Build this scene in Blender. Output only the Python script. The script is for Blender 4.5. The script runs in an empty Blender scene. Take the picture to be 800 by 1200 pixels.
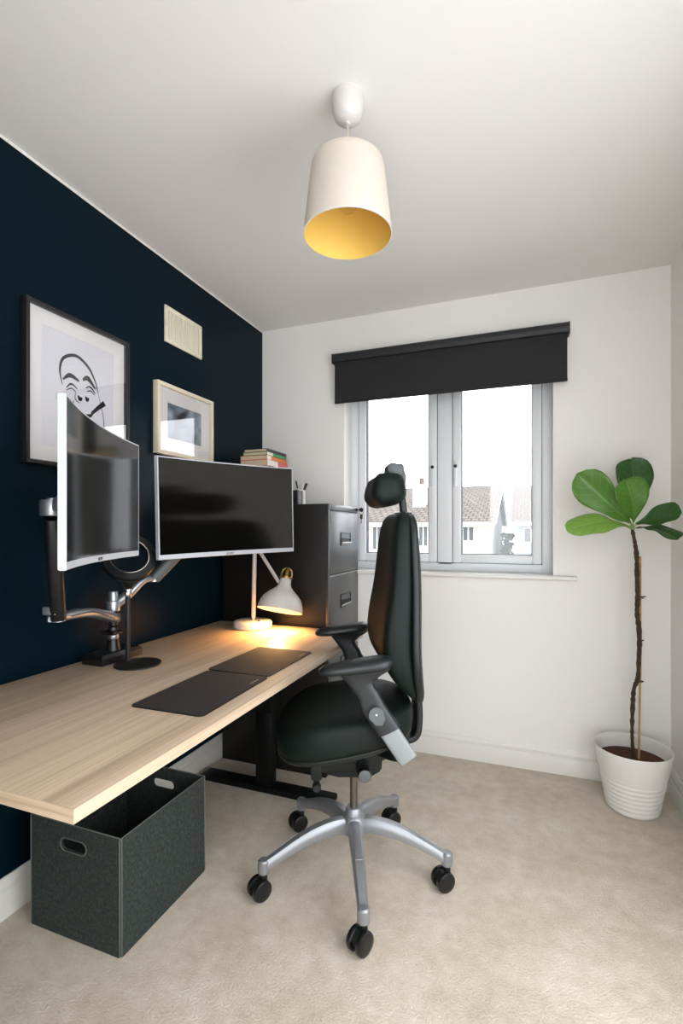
import bpy, bmesh, math, random
from math import sin, cos, pi, radians as R_
from mathutils import Vector as V, Matrix
random.seed(4)
sc = bpy.context.scene
C = sc.collection

# ------------------------------------------------------------------ materials
def lin(c):
    return tuple((x/255/12.92 if x/255 <= .04045 else ((x/255+.055)/1.055)**2.4) for x in c) + (1,)
def nd(t, kind, **kw):
    n = t.nodes.new(kind)
    for k, v in kw.items():
        if k in n.inputs: n.inputs[k].default_value = v
        else: setattr(n, k, v)
    return n
def mat(name, col, rough=.5, metal=0, bump=0, bscale=200, var=0, vscale=8, stretch=None, spec=.5, sheen=0, coat=0, rgb=False):
    m = bpy.data.materials.new(name); m.use_nodes = True
    t = m.node_tree; b = t.nodes['Principled BSDF']
    c = col if rgb else lin(col)
    if len(c) == 3: c = tuple(c)+(1,)
    b.inputs['Base Color'].default_value = c
    b.inputs['Roughness'].default_value = rough
    b.inputs['Metallic'].default_value = metal
    b.inputs['Specular IOR Level'].default_value = spec
    b.inputs['Sheen Weight'].default_value = sheen
    b.inputs['Coat Weight'].default_value = coat
    if var or bump:
        tc = nd(t, 'ShaderNodeTexCoord'); src = tc.outputs['Object']
        if stretch:
            mp = nd(t, 'ShaderNodeMapping'); mp.inputs['Scale'].default_value = stretch
            t.links.new(src, mp.inputs[0]); src = mp.outputs[0]
    if var:
        n = nd(t, 'ShaderNodeTexNoise', Scale=vscale, Detail=6.0)
        t.links.new(src, n.inputs['Vector'])
        r = nd(t, 'ShaderNodeMapRange'); r.inputs[1].default_value = .3; r.inputs[2].default_value = .7
        r.inputs[3].default_value = 1-var; r.inputs[4].default_value = 1+var
        t.links.new(n.outputs[0], r.inputs[0])
        mx = nd(t, 'ShaderNodeVectorMath', operation='SCALE'); mx.inputs[0].default_value = c[:3]
        t.links.new(r.outputs[0], mx.inputs['Scale']); t.links.new(mx.outputs[0], b.inputs['Base Color'])
    if bump:
        n = nd(t, 'ShaderNodeTexNoise', Scale=bscale, Detail=4.0)
        t.links.new(src, n.inputs['Vector'])
        bp = nd(t, 'ShaderNodeBump', Strength=bump, Distance=.01)
        t.links.new(n.outputs[0], bp.inputs['Height']); t.links.new(bp.outputs[0], b.inputs['Normal'])
    return m
def glass(name, tint=(1,1,1), refl=1.0):
    m = bpy.data.materials.new(name); m.use_nodes = True; t = m.node_tree
    t.nodes.remove(t.nodes['Principled BSDF']); out = t.nodes['Material Output']
    tr = nd(t, 'ShaderNodeBsdfTransparent'); tr.inputs[0].default_value = tint+(1,)
    gl = nd(t, 'ShaderNodeBsdfGlossy'); gl.inputs['Roughness'].default_value = .01
    fr = nd(t, 'ShaderNodeLayerWeight'); fr.inputs[0].default_value = .5
    pw = nd(t, 'ShaderNodeMath', operation='POWER'); pw.inputs[1].default_value = 5; t.links.new(fr.outputs['Facing'], pw.inputs[0])
    mu = nd(t, 'ShaderNodeMath', operation='MULTIPLY_ADD'); mu.inputs[1].default_value = .9*refl; mu.inputs[2].default_value = .08*refl
    mx = nd(t, 'ShaderNodeMixShader')
    t.links.new(pw.outputs[0], mu.inputs[0]); t.links.new(mu.outputs[0], mx.inputs[0])
    t.links.new(tr.outputs[0], mx.inputs[1]); t.links.new(gl.outputs[0], mx.inputs[2]); t.links.new(mx.outputs[0], out.inputs[0])
    return m
def emit(name, col, s):
    m = bpy.data.materials.new(name); m.use_nodes = True; t = m.node_tree
    b = t.nodes['Principled BSDF']; b.inputs['Emission Color'].default_value = lin(col); b.inputs['Emission Strength'].default_value = s
    b.inputs['Base Color'].default_value = lin(col)
    return m

M = {}
M['white_wall'] = mat('white_wall_paint', (238,236,231), .6, bump=.02, bscale=300)
M['ceiling'] = mat('ceiling_paint', (229,227,223), .7, bump=.02, bscale=250)
M['navy'] = mat('navy_wall_paint', (.0022,.0098,.0168), .30, bump=.03, bscale=220, rgb=True, spec=.07)
M['skirting'] = mat('skirting_gloss', (226,224,217), .35)
M['upvc'] = mat('white_upvc', (226,229,231), .3)
M['seal'] = mat('rubber_seal', (70,74,80), .6)
M['white_metal'] = mat('white_enamel', (214,210,204), .3)
M['brass'] = mat('brass', (176,146,84), .3, .9)
M['silver'] = mat('brushed_silver', (176,180,184), .33, .85)
M['silver_plastic'] = mat('silver_plastic', (184,187,191), .45)
M['chrome'] = mat('chrome', (205,203,200), .15, 1)
M['black_plastic'] = mat('black_plastic', (20,21,22), .4)
M['black_satin'] = mat('black_satin', (15,16,17), .3)
M['dark_rubber'] = mat('dark_rubber', (13,14,14), .5)
M['grey_plastic'] = mat('grey_plastic', (82,86,86), .45)
M['screen'] = mat('screen_coating', (8,7,6), .11, spec=.5); M['screen'].node_tree.nodes['Principled BSDF'].inputs['IOR'].default_value = 1.85
M['cab'] = mat('cabinet_black_metal', (22,20,18), .42, spec=.4, bump=.015, bscale=900)
M['cab_front'] = mat('cabinet_metal_lit_front', (50,50,51), .3, spec=1.0, bump=.015, bscale=900)  # same black metal, base lightened for the reflection on the drawer fronts
M['edge_light'] = mat('silver_lip_lit_edge', (190,190,190), .35, .7)  # silver of the pull lips, also the caught light on drawer lips
M['felt'] = mat('charcoal_felt', (42,49,45), .95, var=.55, vscale=120, bump=.35, bscale=500)
M['felt_edge'] = mat('felt_binding', (104,106,99), .9, bump=.2, bscale=500)
M['chair_fabric'] = mat('chair_black_fabric', (.0035,.0075,.0058), .55, rgb=True, bump=.12, bscale=900, spec=.22)
M['chair_plastic'] = mat('chair_black_plastic', (.008,.011,.010), .4, rgb=True, spec=.35)
M['pad'] = mat('armrest_soft_plastic', (.011,.014,.015), .33, rgb=True, spec=.45)
M['alu'] = mat('cast_aluminium', (150,152,155), .38, .6); M['arm_alu'] = mat('satin_grey_alloy', (132,136,136), .5, .2); M['lift'] = mat('gas_lift_steel', (120,114,106), .25, .9)
M['mousemat'] = mat('mousemat_cloth', (42,38,38), .75, bump=.1, bscale=1500)
M['mat_rim'] = mat('mousemat_rim', (14,13,13), .6)
M['print_grey'] = mat('pale_print', (150,140,135), .6)
M['desk_frame'] = mat('desk_frame_black', (.003,.0045,.0035), .5, rgb=True, spec=.2)
M['blind'] = mat('blind_fabric_black', (29,29,30), .8, bump=.1, bscale=900)
M['blind_case'] = mat('blind_cassette_black', (27,30,33), .5)
M['black_frame'] = mat('black_wood_frame', (30,29,28), .4)
M['cream_frame'] = mat('cream_wood_frame', (222,210,186), .5)
M['mount_board'] = mat('mount_board', (226,224,222), .8)
M['print_paper'] = mat('print_paper', (216,215,220), .8)
M['ink'] = mat('black_ink', (20,26,28), .7)
M['ink_grey'] = mat('grey_ink', (150,152,158), .7)
M['vent'] = mat('vent_cream_plastic', (226,220,196), .5)
M['vent_dark'] = mat('vent_recess', (128,124,102), .7)
M['glass'] = glass('window_glass', (1,1,1), .35)
M['pic_glass'] = glass('picture_glass')
M['bulb_glass'] = glass('bulb_glass', (.97,.96,.93))
M['shade'] = mat('lampshade_cotton', (212,202,188), .85, bump=.08, bscale=900)
M['cord'] = mat('lamp_flex', (196,188,172), .5)
M['gold'] = mat('gold_lining', (236,198,100), .5, 0)
M['pot'] = mat('white_glazed_pot', (232,230,224), .4)
M['soil'] = mat('clay_pebble_soil', (74,40,24), .95, bump=.8, bscale=120, var=.4, vscale=90)
M['bark'] = mat('bark', (66,48,36), .9, bump=.7, bscale=160, var=.5, vscale=70)
M['cane'] = mat('bamboo_cane', (176,140,92), .6, var=.2, vscale=40)
M['paper'] = mat('book_pages', (212,196,166), .85, var=.12, vscale=30, stretch=(1,1,40))
M['bulb_on'] = emit('lit_bulb', (255,196,120), 18)

def wood(name, sc1, sc2):
    m = bpy.data.materials.new(name); m.use_nodes = True; t = m.node_tree; b = t.nodes['Principled BSDF']
    tc = nd(t, 'ShaderNodeTexCoord'); mp = nd(t, 'ShaderNodeMapping'); mp.inputs['Scale'].default_value = sc1
    t.links.new(tc.outputs['Object'], mp.inputs[0])
    n1 = nd(t, 'ShaderNodeTexNoise', Scale=1.0, Detail=6.0, Roughness=.6, Distortion=.8); t.links.new(mp.outputs[0], n1.inputs['Vector'])
    mp2 = nd(t, 'ShaderNodeMapping'); mp2.inputs['Scale'].default_value = sc2; t.links.new(tc.outputs['Object'], mp2.inputs[0])
    n2 = nd(t, 'ShaderNodeTexNoise', Scale=1.0, Detail=4.0); t.links.new(mp2.outputs[0], n2.inputs['Vector'])
    a = nd(t, 'ShaderNodeMath', operation='MULTIPLY_ADD'); a.inputs[1].default_value = .35; t.links.new(n2.outputs[0], a.inputs[0])
    s = nd(t, 'ShaderNodeMath', operation='MULTIPLY'); s.inputs[1].default_value = .65; t.links.new(n1.outputs[0], s.inputs[0]); t.links.new(s.outputs[0], a.inputs[2])
    r = nd(t, 'ShaderNodeValToRGB'); e = r.color_ramp.elements
    e[0].position = .32; e[0].color = lin((160,137,114)); e[1].position = .68; e[1].color = lin((208,187,162))
    x = e.new(.5); x.color = lin((189,166,140))
    t.links.new(a.outputs[0], r.inputs[0]); t.links.new(r.outputs[0], b.inputs['Base Color'])
    b.inputs['Roughness'].default_value = .42
    return m
M['wood'] = wood('pale_oak_laminate', (22,.8,22), (170,3.2,170)); M['wood_end'] = wood('pale_oak_edging', (1.5,30,40), (5,170,170))
def carpet():
    m = bpy.data.materials.new('beige_carpet'); m.use_nodes = True; t = m.node_tree; b = t.nodes['Principled BSDF']
    tc = nd(t, 'ShaderNodeTexCoord')
    n1 = nd(t, 'ShaderNodeTexNoise', Scale=4.5, Detail=5.0, Roughness=.65); t.links.new(tc.outputs['Object'], n1.inputs['Vector'])
    n2 = nd(t, 'ShaderNodeTexNoise', Scale=150.0, Detail=3.0, Roughness=.7); t.links.new(tc.outputs['Object'], n2.inputs['Vector'])
    n3 = nd(t, 'ShaderNodeTexNoise', Scale=22.0, Detail=3.0); t.links.new(tc.outputs['Object'], n3.inputs['Vector'])
    r = nd(t, 'ShaderNodeValToRGB'); e = r.color_ramp.elements
    e[0].position = .36; e[0].color = lin((188,171,147)); e[1].position = .64; e[1].color = lin((224,213,197))
    a = nd(t, 'ShaderNodeMath', operation='MULTIPLY_ADD'); a.inputs[1].default_value = .3
    a2 = nd(t, 'ShaderNodeMath', operation='MULTIPLY_ADD'); a2.inputs[1].default_value = .25
    s = nd(t, 'ShaderNodeMath', operation='MULTIPLY'); s.inputs[1].default_value = .45
    t.links.new(n1.outputs[0], s.inputs[0]); t.links.new(n2.outputs[0], a.inputs[0]); t.links.new(s.outputs[0], a.inputs[2])
    t.links.new(n3.outputs[0], a2.inputs[0]); t.links.new(a.outputs[0], a2.inputs[2])
    t.links.new(a2.outputs[0], r.inputs[0]); t.links.new(r.outputs[0], b.inputs['Base Color'])
    bp = nd(t, 'ShaderNodeBump', Strength=.55, Distance=.012); t.links.new(n2.outputs[0], bp.inputs['Height'])
    t.links.new(bp.outputs[0], b.inputs['Normal'])
    b.inputs['Roughness'].default_value = .95; b.inputs['Specular IOR Level'].default_value = .15; b.inputs['Sheen Weight'].default_value = .2
    return m
M['carpet'] = carpet()
def leafmat(name, c1, c2):
    m = bpy.data.materials.new(name); m.use_nodes = True; t = m.node_tree; b = t.nodes['Principled BSDF']; out = t.nodes['Material Output']
    uv = nd(t, 'ShaderNodeUVMap'); sx = nd(t, 'ShaderNodeSeparateXYZ'); t.links.new(uv.outputs[0], sx.inputs[0])
    ab = nd(t, 'ShaderNodeMath', operation='ABSOLUTE'); t.links.new(sx.outputs[1], ab.inputs[0])
    ma = nd(t, 'ShaderNodeMath', operation='MULTIPLY_ADD'); ma.inputs[1].default_value = -.22; t.links.new(ab.outputs[0], ma.inputs[0]); t.links.new(sx.outputs[0], ma.inputs[2])
    mu = nd(t, 'ShaderNodeMath', operation='MULTIPLY'); mu.inputs[1].default_value = 8; t.links.new(ma.outputs[0], mu.inputs[0])
    fr = nd(t, 'ShaderNodeMath', operation='FRACT'); t.links.new(mu.outputs[0], fr.inputs[0])
    le = nd(t, 'ShaderNodeMath', operation='LESS_THAN'); le.inputs[1].default_value = .07; t.links.new(fr.outputs[0], le.inputs[0])
    mid = nd(t, 'ShaderNodeMath', operation='LESS_THAN'); mid.inputs[1].default_value = .03; t.links.new(ab.outputs[0], mid.inputs[0])
    mxm = nd(t, 'ShaderNodeMath', operation='MAXIMUM'); t.links.new(le.outputs[0], mxm.inputs[0]); t.links.new(mid.outputs[0], mxm.inputs[1])
    k = nd(t, 'ShaderNodeMath', operation='MULTIPLY'); k.inputs[1].default_value = .45; t.links.new(mxm.outputs[0], k.inputs[0])
    tc = nd(t, 'ShaderNodeTexCoord'); n = nd(t, 'ShaderNodeTexNoise', Scale=18.0); t.links.new(tc.outputs['Object'], n.inputs['Vector'])
    m1 = nd(t, 'ShaderNodeMix', data_type='RGBA'); m1.inputs[6].default_value = lin(c1); m1.inputs[7].default_value = tuple(x*1.35 for x in lin(c1)[:3])+(1,)
    t.links.new(n.outputs[0], m1.inputs[0])
    m2 = nd(t, 'ShaderNodeMix', data_type='RGBA'); m2.inputs[7].default_value = lin(c2); t.links.new(k.outputs[0], m2.inputs[0]); t.links.new(m1.outputs[2], m2.inputs[6])
    t.links.new(m2.outputs[2], b.inputs['Base Color']); b.inputs['Roughness'].default_value = .38
    tl = nd(t, 'ShaderNodeBsdfTranslucent'); t.links.new(m2.outputs[2], tl.inputs[0])
    mx = nd(t, 'ShaderNodeMixShader'); mx.inputs[0].default_value = .25
    t.links.new(b.outputs[0], mx.inputs[1]); t.links.new(tl.outputs[0], mx.inputs[2]); t.links.new(mx.outputs[0], out.inputs[0])
    return m
M['leaf'] = leafmat('fiddle_leaf_green', (78,124,40), (134,168,88))
M['leaf_dark'] = leafmat('fiddle_leaf_dark_green', (50,92,38), (96,134,72))
M['leaf_pale'] = leafmat('fiddle_leaf_pale_underside', (120,160,66), (176,200,136))
def photo_print():
    m = bpy.data.materials.new('misty_blue_grey_print'); m.use_nodes = True; t = m.node_tree; b = t.nodes['Principled BSDF']
    tc = nd(t, 'ShaderNodeTexCoord'); n = nd(t, 'ShaderNodeTexNoise', Scale=7.0, Detail=5.0, Distortion=1.2); t.links.new(tc.outputs['Object'], n.inputs['Vector'])
    r = nd(t, 'ShaderNodeValToRGB'); e = r.color_ramp.elements
    e[0].position = .35; e[0].color = lin((38,44,52)); e[1].position = .66; e[1].color = lin((168,184,196))
    t.links.new(n.outputs[0], r.inputs[0]); t.links.new(r.outputs[0], b.inputs['Base Color']); b.inputs['Roughness'].default_value = .7
    return m
M['photo'] = photo_print()
def tiles():
    m = bpy.data.materials.new('concrete_roof_tiles'); m.use_nodes = True; t = m.node_tree; b = t.nodes['Principled BSDF']
    tc = nd(t, 'ShaderNodeTexCoord'); mp = nd(t, 'ShaderNodeMapping'); mp.inputs['Scale'].default_value = (1,1,1); t.links.new(tc.outputs['Object'], mp.inputs[0])
    br = nd(t, 'ShaderNodeTexBrick', Scale=1.0); br.inputs['Color1'].default_value = lin((106,97,89)); br.inputs['Color2'].default_value = lin((93,85,78)); br.inputs['Mortar'].default_value = lin((50,45,41))
    br.inputs['Brick Width'].default_value = .34; br.inputs['Row Height'].default_value = .4; br.inputs['Mortar Size'].default_value = .035
    t.links.new(mp.outputs[0], br.inputs['Vector']); t.links.new(br.outputs[0], b.inputs['Base Color']); b.inputs['Roughness'].default_value = .9
    return m
M['tiles'] = tiles()
M['render_white'] = mat('white_house_render', (226,222,214), .9, var=.05, vscale=1)
M['render_blue'] = mat('pale_blue_house_render', (150,166,178), .9)
M['ext_window'] = mat('dark_house_window', (70,76,78), .2)
M['ext_white'] = mat('white_house_frame', (235,235,232), .5)
M['grass'] = mat('garden_ground', (120,122,104), .95, var=.2, vscale=.5)
M['bush'] = mat('bush_leaves', (70,78,40), .9, var=.4, vscale=4)

# ------------------------------------------------------------------ helpers
WM = {}      # matrix of every thing
def tag(o, label=None, cat=None, group=None, kind=None):
    if label: o['label'] = label
    if cat: o['category'] = cat
    if group: o['group'] = group
    if kind: o['kind'] = kind
    return o
def thing(name, label, cat, loc=(0,0,0), rz=0, group=None, kind=None, ry=0):
    o = bpy.data.objects.new(name, None); C.objects.link(o)
    o.location = loc; o.rotation_euler = (0, ry, rz); o.empty_display_size = .05
    WM[o.name] = Matrix.Translation(loc) @ Matrix.Rotation(rz, 4, 'Z') @ Matrix.Rotation(ry, 4, 'Y')
    return tag(o, label, cat, group, kind)
def obj(name, bm, mats, parent=None, local=False, smooth=40, label=None):
    """one mesh object; vertices in world space unless local"""
    if parent is not None:
        mtx = WM[parent.name]
        if not local: bmesh.ops.transform(bm, matrix=mtx.inverted(), verts=bm.verts)
    else: mtx = Matrix()
    bmesh.ops.recalc_face_normals(bm, faces=bm.faces)
    me = bpy.data.meshes.new(name)
    bm.to_mesh(me); bm.free()
    for m in (mats if isinstance(mats, (list, tuple)) else [mats]): me.materials.append(M[m] if isinstance(m, str) else m)
    if smooth:
        for p in me.polygons: p.use_smooth = True
        me.set_sharp_from_angle(angle=R_(smooth))
    o = bpy.data.objects.new(name, me); C.objects.link(o)
    if parent is not None: o.parent = parent
    WM[o.name] = mtx
    if label: o['label'] = label
    return o
def NB(): return bmesh.new()
def mi(bm, n0, idx):
    bm.faces.ensure_lookup_table()
    for f in bm.faces[n0:]: f.material_index = idx
def box(bm, x0, x1, y0, y1, z0, z1, bev=0, idx=0, seg=2, mtx=None):
    t = bmesh.new()
    r = bmesh.ops.create_cube(t, size=1)
    bmesh.ops.transform(t, matrix=Matrix.Translation(((x0+x1)/2,(y0+y1)/2,(z0+z1)/2)) @ Matrix.Diagonal((abs(x1-x0),abs(y1-y0),abs(z1-z0),1)), verts=t.verts)
    if bev: bmesh.ops.bevel(t, geom=t.edges[:], offset=bev, segments=seg, profile=.5, affect='EDGES')
    merge(bm, t, idx, mtx)
def merge(bm, t, idx=0, mtx=None):
    if mtx is not None: bmesh.ops.transform(t, matrix=mtx, verts=t.verts)
    vm = {v: bm.verts.new(v.co) for v in t.verts}
    for f in t.faces:
        try:
            nf = bm.faces.new([vm[v] for v in f.verts]); nf.material_index = idx
        except ValueError: pass
    t.free()
def loft(bm, rings, caps=True, idx=0, closed=False):
    vs = [[bm.verts.new(p) for p in r] for r in rings]
    n = len(vs[0])
    pairs = list(zip(vs, vs[1:])) + ([(vs[-1], vs[0])] if closed else [])
    for a, b in pairs:
        for i in range(n):
            f = bm.faces.new((a[i], a[(i+1) % n], b[(i+1) % n], b[i])); f.material_index = idx
    if caps and not closed:
        for r in (vs[0][::-1], vs[-1]):
            f = bm.faces.new(r); f.material_index = idx
def lathe(bm, prof, c=(0,0,0), n=40, idx=0, axis=None, caps=True):
    """prof: (r, h) list; axis: direction of h"""
    q = V((0,0,1)).rotation_difference(V(axis).normalized()) if axis else None
    rings = []
    for r, h in prof:
        ring = []
        for k in range(n):
            p = V((r*cos(2*pi*k/n), r*sin(2*pi*k/n), h))
            if q: p = q @ p
            ring.append(p+V(c))
        rings.append(ring)
    loft(bm, rings, caps, idx)
def frames(pts, up=(0,0,1)):
    out = []
    for i, p in enumerate(pts):
        t = (pts[min(i+1, len(pts)-1)]-pts[max(i-1, 0)]).normalized()
        u = V(up) - t*V(up).dot(t)
        if u.length < 1e-4: u = V((1,0,0)) - t*t.x
        u.normalize(); out.append((p, t, u, t.cross(u)))
    return out
def tube(bm, pts, r, n=12, idx=0, up=(0,0,1)):
    pts = [V(p) for p in pts]
    rs = r if isinstance(r, (list, tuple)) else [r]*len(pts)
    loft(bm, [[p+(u*sin(2*pi*k/n)+s*cos(2*pi*k/n))*rr for k in range(n)] for (p,t,u,s), rr in zip(frames(pts, up), rs)], True, idx)
def smoothpts(pts, k=6):
    """Catmull-Rom through the points (any dimension)"""
    P = [V(p) for p in pts]; out = []
    for i in range(len(P)-1):
        a, b, c, d = P[max(i-1,0)], P[i], P[i+1], P[min(i+2,len(P)-1)]
        for j in range(k):
            t = j/k
            out.append(.5*((2*b)+(c-a)*t+(2*a-5*b+4*c-d)*t*t+(3*b-a-3*c+d)*t*t*t))
    out.append(P[-1]); return out
def sweep_rr(bm, pts, ws, hs, up=(0,0,1), n=16, e=.5, idx=0):
    """superellipse section swept along pts; ws across, hs along up"""
    pts = [V(p) for p in pts]; rings = []
    for (p,t,u,s), w, h in zip(frames(pts, up), ws, hs):
        rings.append([p+s*w*se(cos(2*pi*k/n), e)+u*h*se(sin(2*pi*k/n), e) for k in range(n)])
    loft(bm, rings, True, idx)
def se(x, e): return math.copysign(abs(x)**e, x)
def rrect(w, h, r, n=6):
    """rounded rectangle outline centred on 0"""
    o = []
    for cx, cy, a in ((w/2-r,h/2-r,0),(-w/2+r,h/2-r,90),(-w/2+r,-h/2+r,180),(w/2-r,-h/2+r,270)):
        for k in range(n+1):
            t = R_(a+90*k/n); o.append((cx+r*cos(t), cy+r*sin(t)))
    return o
def prism(bm, outline, z0, z1, idx=0, mtx=None):
    t = bmesh.new(); loft(t, [[(x,y,z0) for x,y in outline], [(x,y,z1) for x,y in outline]]); merge(bm, t, idx, mtx)
def text_bm(s, size, depth=.0004):
    cu = bpy.data.curves.new('t', 'FONT'); cu.body = s; cu.size = size; cu.align_x = 'CENTER'; cu.align_y = 'CENTER'; cu.extrude = depth
    o = bpy.data.objects.new('t', cu); C.objects.link(o)
    dg = bpy.context.evaluated_depsgraph_get(); me = bpy.data.meshes.new_from_object(o.evaluated_get(dg))
    bm = bmesh.new(); bm.from_mesh(me); bpy.data.objects.remove(o); bpy.data.curves.remove(cu); bpy.data.meshes.remove(me)
    return bm

# ------------------------------------------------------------------ room
W, D, H = 2.121, 2.617, 2.4
Y0 = -.5                       # the room goes on a little behind the camera
WX0, WX1, WZ0, WZ1 = .532, 1.629, .95, 2.06
def struct(name, bm, m, parent=None, **k):
    o = obj(name, bm, m, parent, **k); o['kind'] = 'structure'; return o
b = NB(); box(b, -.12, W+.12, Y0, D+.3, -.12, 0); struct('floor', b, 'carpet', smooth=0)
b = NB(); box(b, -.12, W+.12, Y0, D+.3, H, H+.12); struct('ceiling', b, 'ceiling', smooth=0)
b = NB(); box(b, -.12, 0, Y0, D, 0, H); struct('wall_left', b, 'navy', smooth=0)
OY0, OY1, OZ0, OZ1 = -.25, 1.45, .12, 2.02     # unseen wide window added in the right wall to let sky light in
b = NB()
for y0, y1, z0, z1 in ((Y0,OY0,0,H),(OY1,D,0,H),(OY0,OY1,0,OZ0),(OY0,OY1,OZ1,H)): box(b, W, W+.12, y0, y1, z0, z1)
struct('wall_right', b, 'white_wall', smooth=0)
b = NB()                                        # unseen doorway added behind the camera to let sky light in
for x0, x1, z0, z1 in ((-.12,1.1,0,H),(2.0,W+.12,0,H),(1.1,2.0,2.1,H)): box(b, x0, x1, Y0-.12, Y0, z0, z1)
struct('wall_front', b, 'white_wall', smooth=0)
b = NB()
for x0, x1, z0, z1 in ((1.04,1.1,0,2.16),(2.0,2.06,0,2.16),(1.1,2.0,2.1,2.16)): box(b, x0, x1, Y0, Y0+.015, z0, z1, .003)
struct('trim_3', b, 'skirting')  # casing around the added doorway
b = NB()
for y0, y1, z0, z1 in ((OY0,OY0+.05,OZ0,OZ1),(OY1-.05,OY1,OZ0,OZ1),(OY0+.05,OY1-.05,OZ0,OZ0+.05),(OY0+.05,OY1-.05,OZ1-.05,OZ1)): box(b, W+.04, W+.1, y0, y1, z0, z1, .003)
struct('added_window', b, 'upvc')  # frame of the added side window, out of view
b = NB()
for x0, x1, z0, z1 in ((-.12,WX0,0,H),(WX1,W+.12,0,H),(WX0,WX1,0,WZ0),(WX0,WX1,WZ1,H)): box(b, x0, x1, D, D+.3, z0, z1)
struct('wall_back', b, 'white_wall', smooth=0)
def baseboard(name, p, along, out):
    prof = [(0,0),(.016,0),(.016,.078),(.0145,.081),(.0125,.082),(.0125,.092),(.0135,.097),(.0125,.103),(.0085,.107),(.0075,.115),(.004,.121),(0,.121)]
    b = NB(); a, e = V(p[0]), V(p[1]); o = V(out)
    loft(b, [[q+o*d+V((0,0,h)) for d, h in prof] for q in (a, e)])
    struct(name, b, 'skirting', smooth=50)
baseboard('baseboard_left', ((0,Y0,0),(0,D,0)), 0, (1,0,0))
baseboard('baseboard_back', ((0,D,0),(W,D,0)), 0, (0,-1,0))
baseboard('baseboard_right', ((W,Y0,0),(W,D,0)), 0, (-1,0,0))
b = NB(); box(b, 0, .003, Y0, D, H-.009, H, .001); struct('trim_1', b, 'ceiling', label='thin white paint edge between the navy wall and the ceiling')
# sill board
b = NB(); box(b, WX0+.001, WX1-.001, D-.002, D+.12, .946, .966, 0); box(b, .36, 1.735, D-.034, D-.001, .946, .967, .006, seg=3)
struct('trim_2', b, 'skirting', label='white window sill board')

# ------------------------------------------------------------------ window
yf = D+.115
win = thing('window_1', None, None, (1.08, yf, .966), kind='structure')
def rect_frame(b, x0, x1, z0, z1, w, y0, y1, bev=.004, idx=0, wb=None):
    wb = wb or w
    box(b, x0, x0+w, y0, y1, z0, z1, bev, idx); box(b, x1-w, x1, y0, y1, z0, z1, bev, idx)
    box(b, x0+w-.002, x1-w+.002, y0, y1, z1-w, z1, bev, idx); box(b, x0+w-.002, x1-w+.002, y0, y1, z0, z0+wb, bev, idx)
b = NB(); rect_frame(b, WX0, WX1, .966, WZ1, .05, yf, yf+.07); box(b, 1.042, 1.126, yf, yf+.07, 1.0, WZ1-.03, .004)
f = obj('frame', b, 'upvc', win)
for x0, x1, hx in ((.584,1.041,1.022),(1.127,1.579,1.146)):
    b = NB(); rect_frame(b, x0, x1, 1.013, WZ1-.047, .046, yf-.014, yf+.05, .007)
    s = obj('sash', b, 'upvc', win)
    b = NB(); rect_frame(b, x0+.0455, x1-.0455, 1.0585, WZ1-.0925, .004, yf-.004, yf+.03, 0)
    obj('seal', b, 'seal', s, smooth=0)
    b = NB(); rect_frame(b, x0-.0025, x1+.0025, 1.0105, WZ1-.0445, .005, yf-.0025, yf+.001, 0)
    obj('shadow_gap_seal', b, 'seal', s, smooth=0)
    b = NB(); box(b, x0+.047, x1-.047, yf+.012, yf+.016, 1.06, WZ1-.094); box(b, x0+.047, x1-.047, yf+.03, yf+.034, 1.06, WZ1-.094)
    obj('pane', b, 'glass', s, smooth=0)
    b = NB(); box(b, hx-.011, hx+.011, yf-.026, yf-.014, 1.50, 1.565, .004); box(b, hx-.008, hx+.008, yf-.043, yf-.031, 1.43, 1.545, .005)
    box(b, hx-.007, hx+.007, yf-.034, yf-.024, 1.525, 1.545, .003)
    h = obj('handle', b, 'upvc', s)
    b = NB(); lathe(b, [(.0,0),(.009,.001),(.009,.006),(.006,.009)], (hx, yf-.0425, 1.537), 16, axis=(0,-1,0)); obj('lock_button', b, 'black_plastic', s)

# ------------------------------------------------------------------ roller blind
bl = thing('roller_blind', 'black roller blind drawn a quarter down over the window', 'blind', (1.09, D-.05, 2.16))
b = NB(); prof = [(-.002,2.183),(-.058,2.183),(-.07,2.176),(-.074,2.16),(-.072,2.142),(-.066,2.134),(-.002,2.134)]
loft(b, [[(x, D+y, z) for y, z in prof] for x in (.486, 1.694)]); obj('cassette', b, 'blind_case', bl)
for x in (.4835, 1.6945):
    b = NB(); box(b, x-.0025, x+.0045, D-.07, D-.002, 2.128, 2.181, .002); obj('end_cap', b, 'black_plastic', bl)
b = NB(); box(b, .494, 1.688, D-.0515, D-.0505, 1.91, 2.14); obj('fabric', b, 'blind', bl, smooth=0)
b = NB(); box(b, .493, 1.689, D-.055, D-.047, 1.902, 1.921, .003); obj('bottom_bar', b, 'blind', bl)

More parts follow.
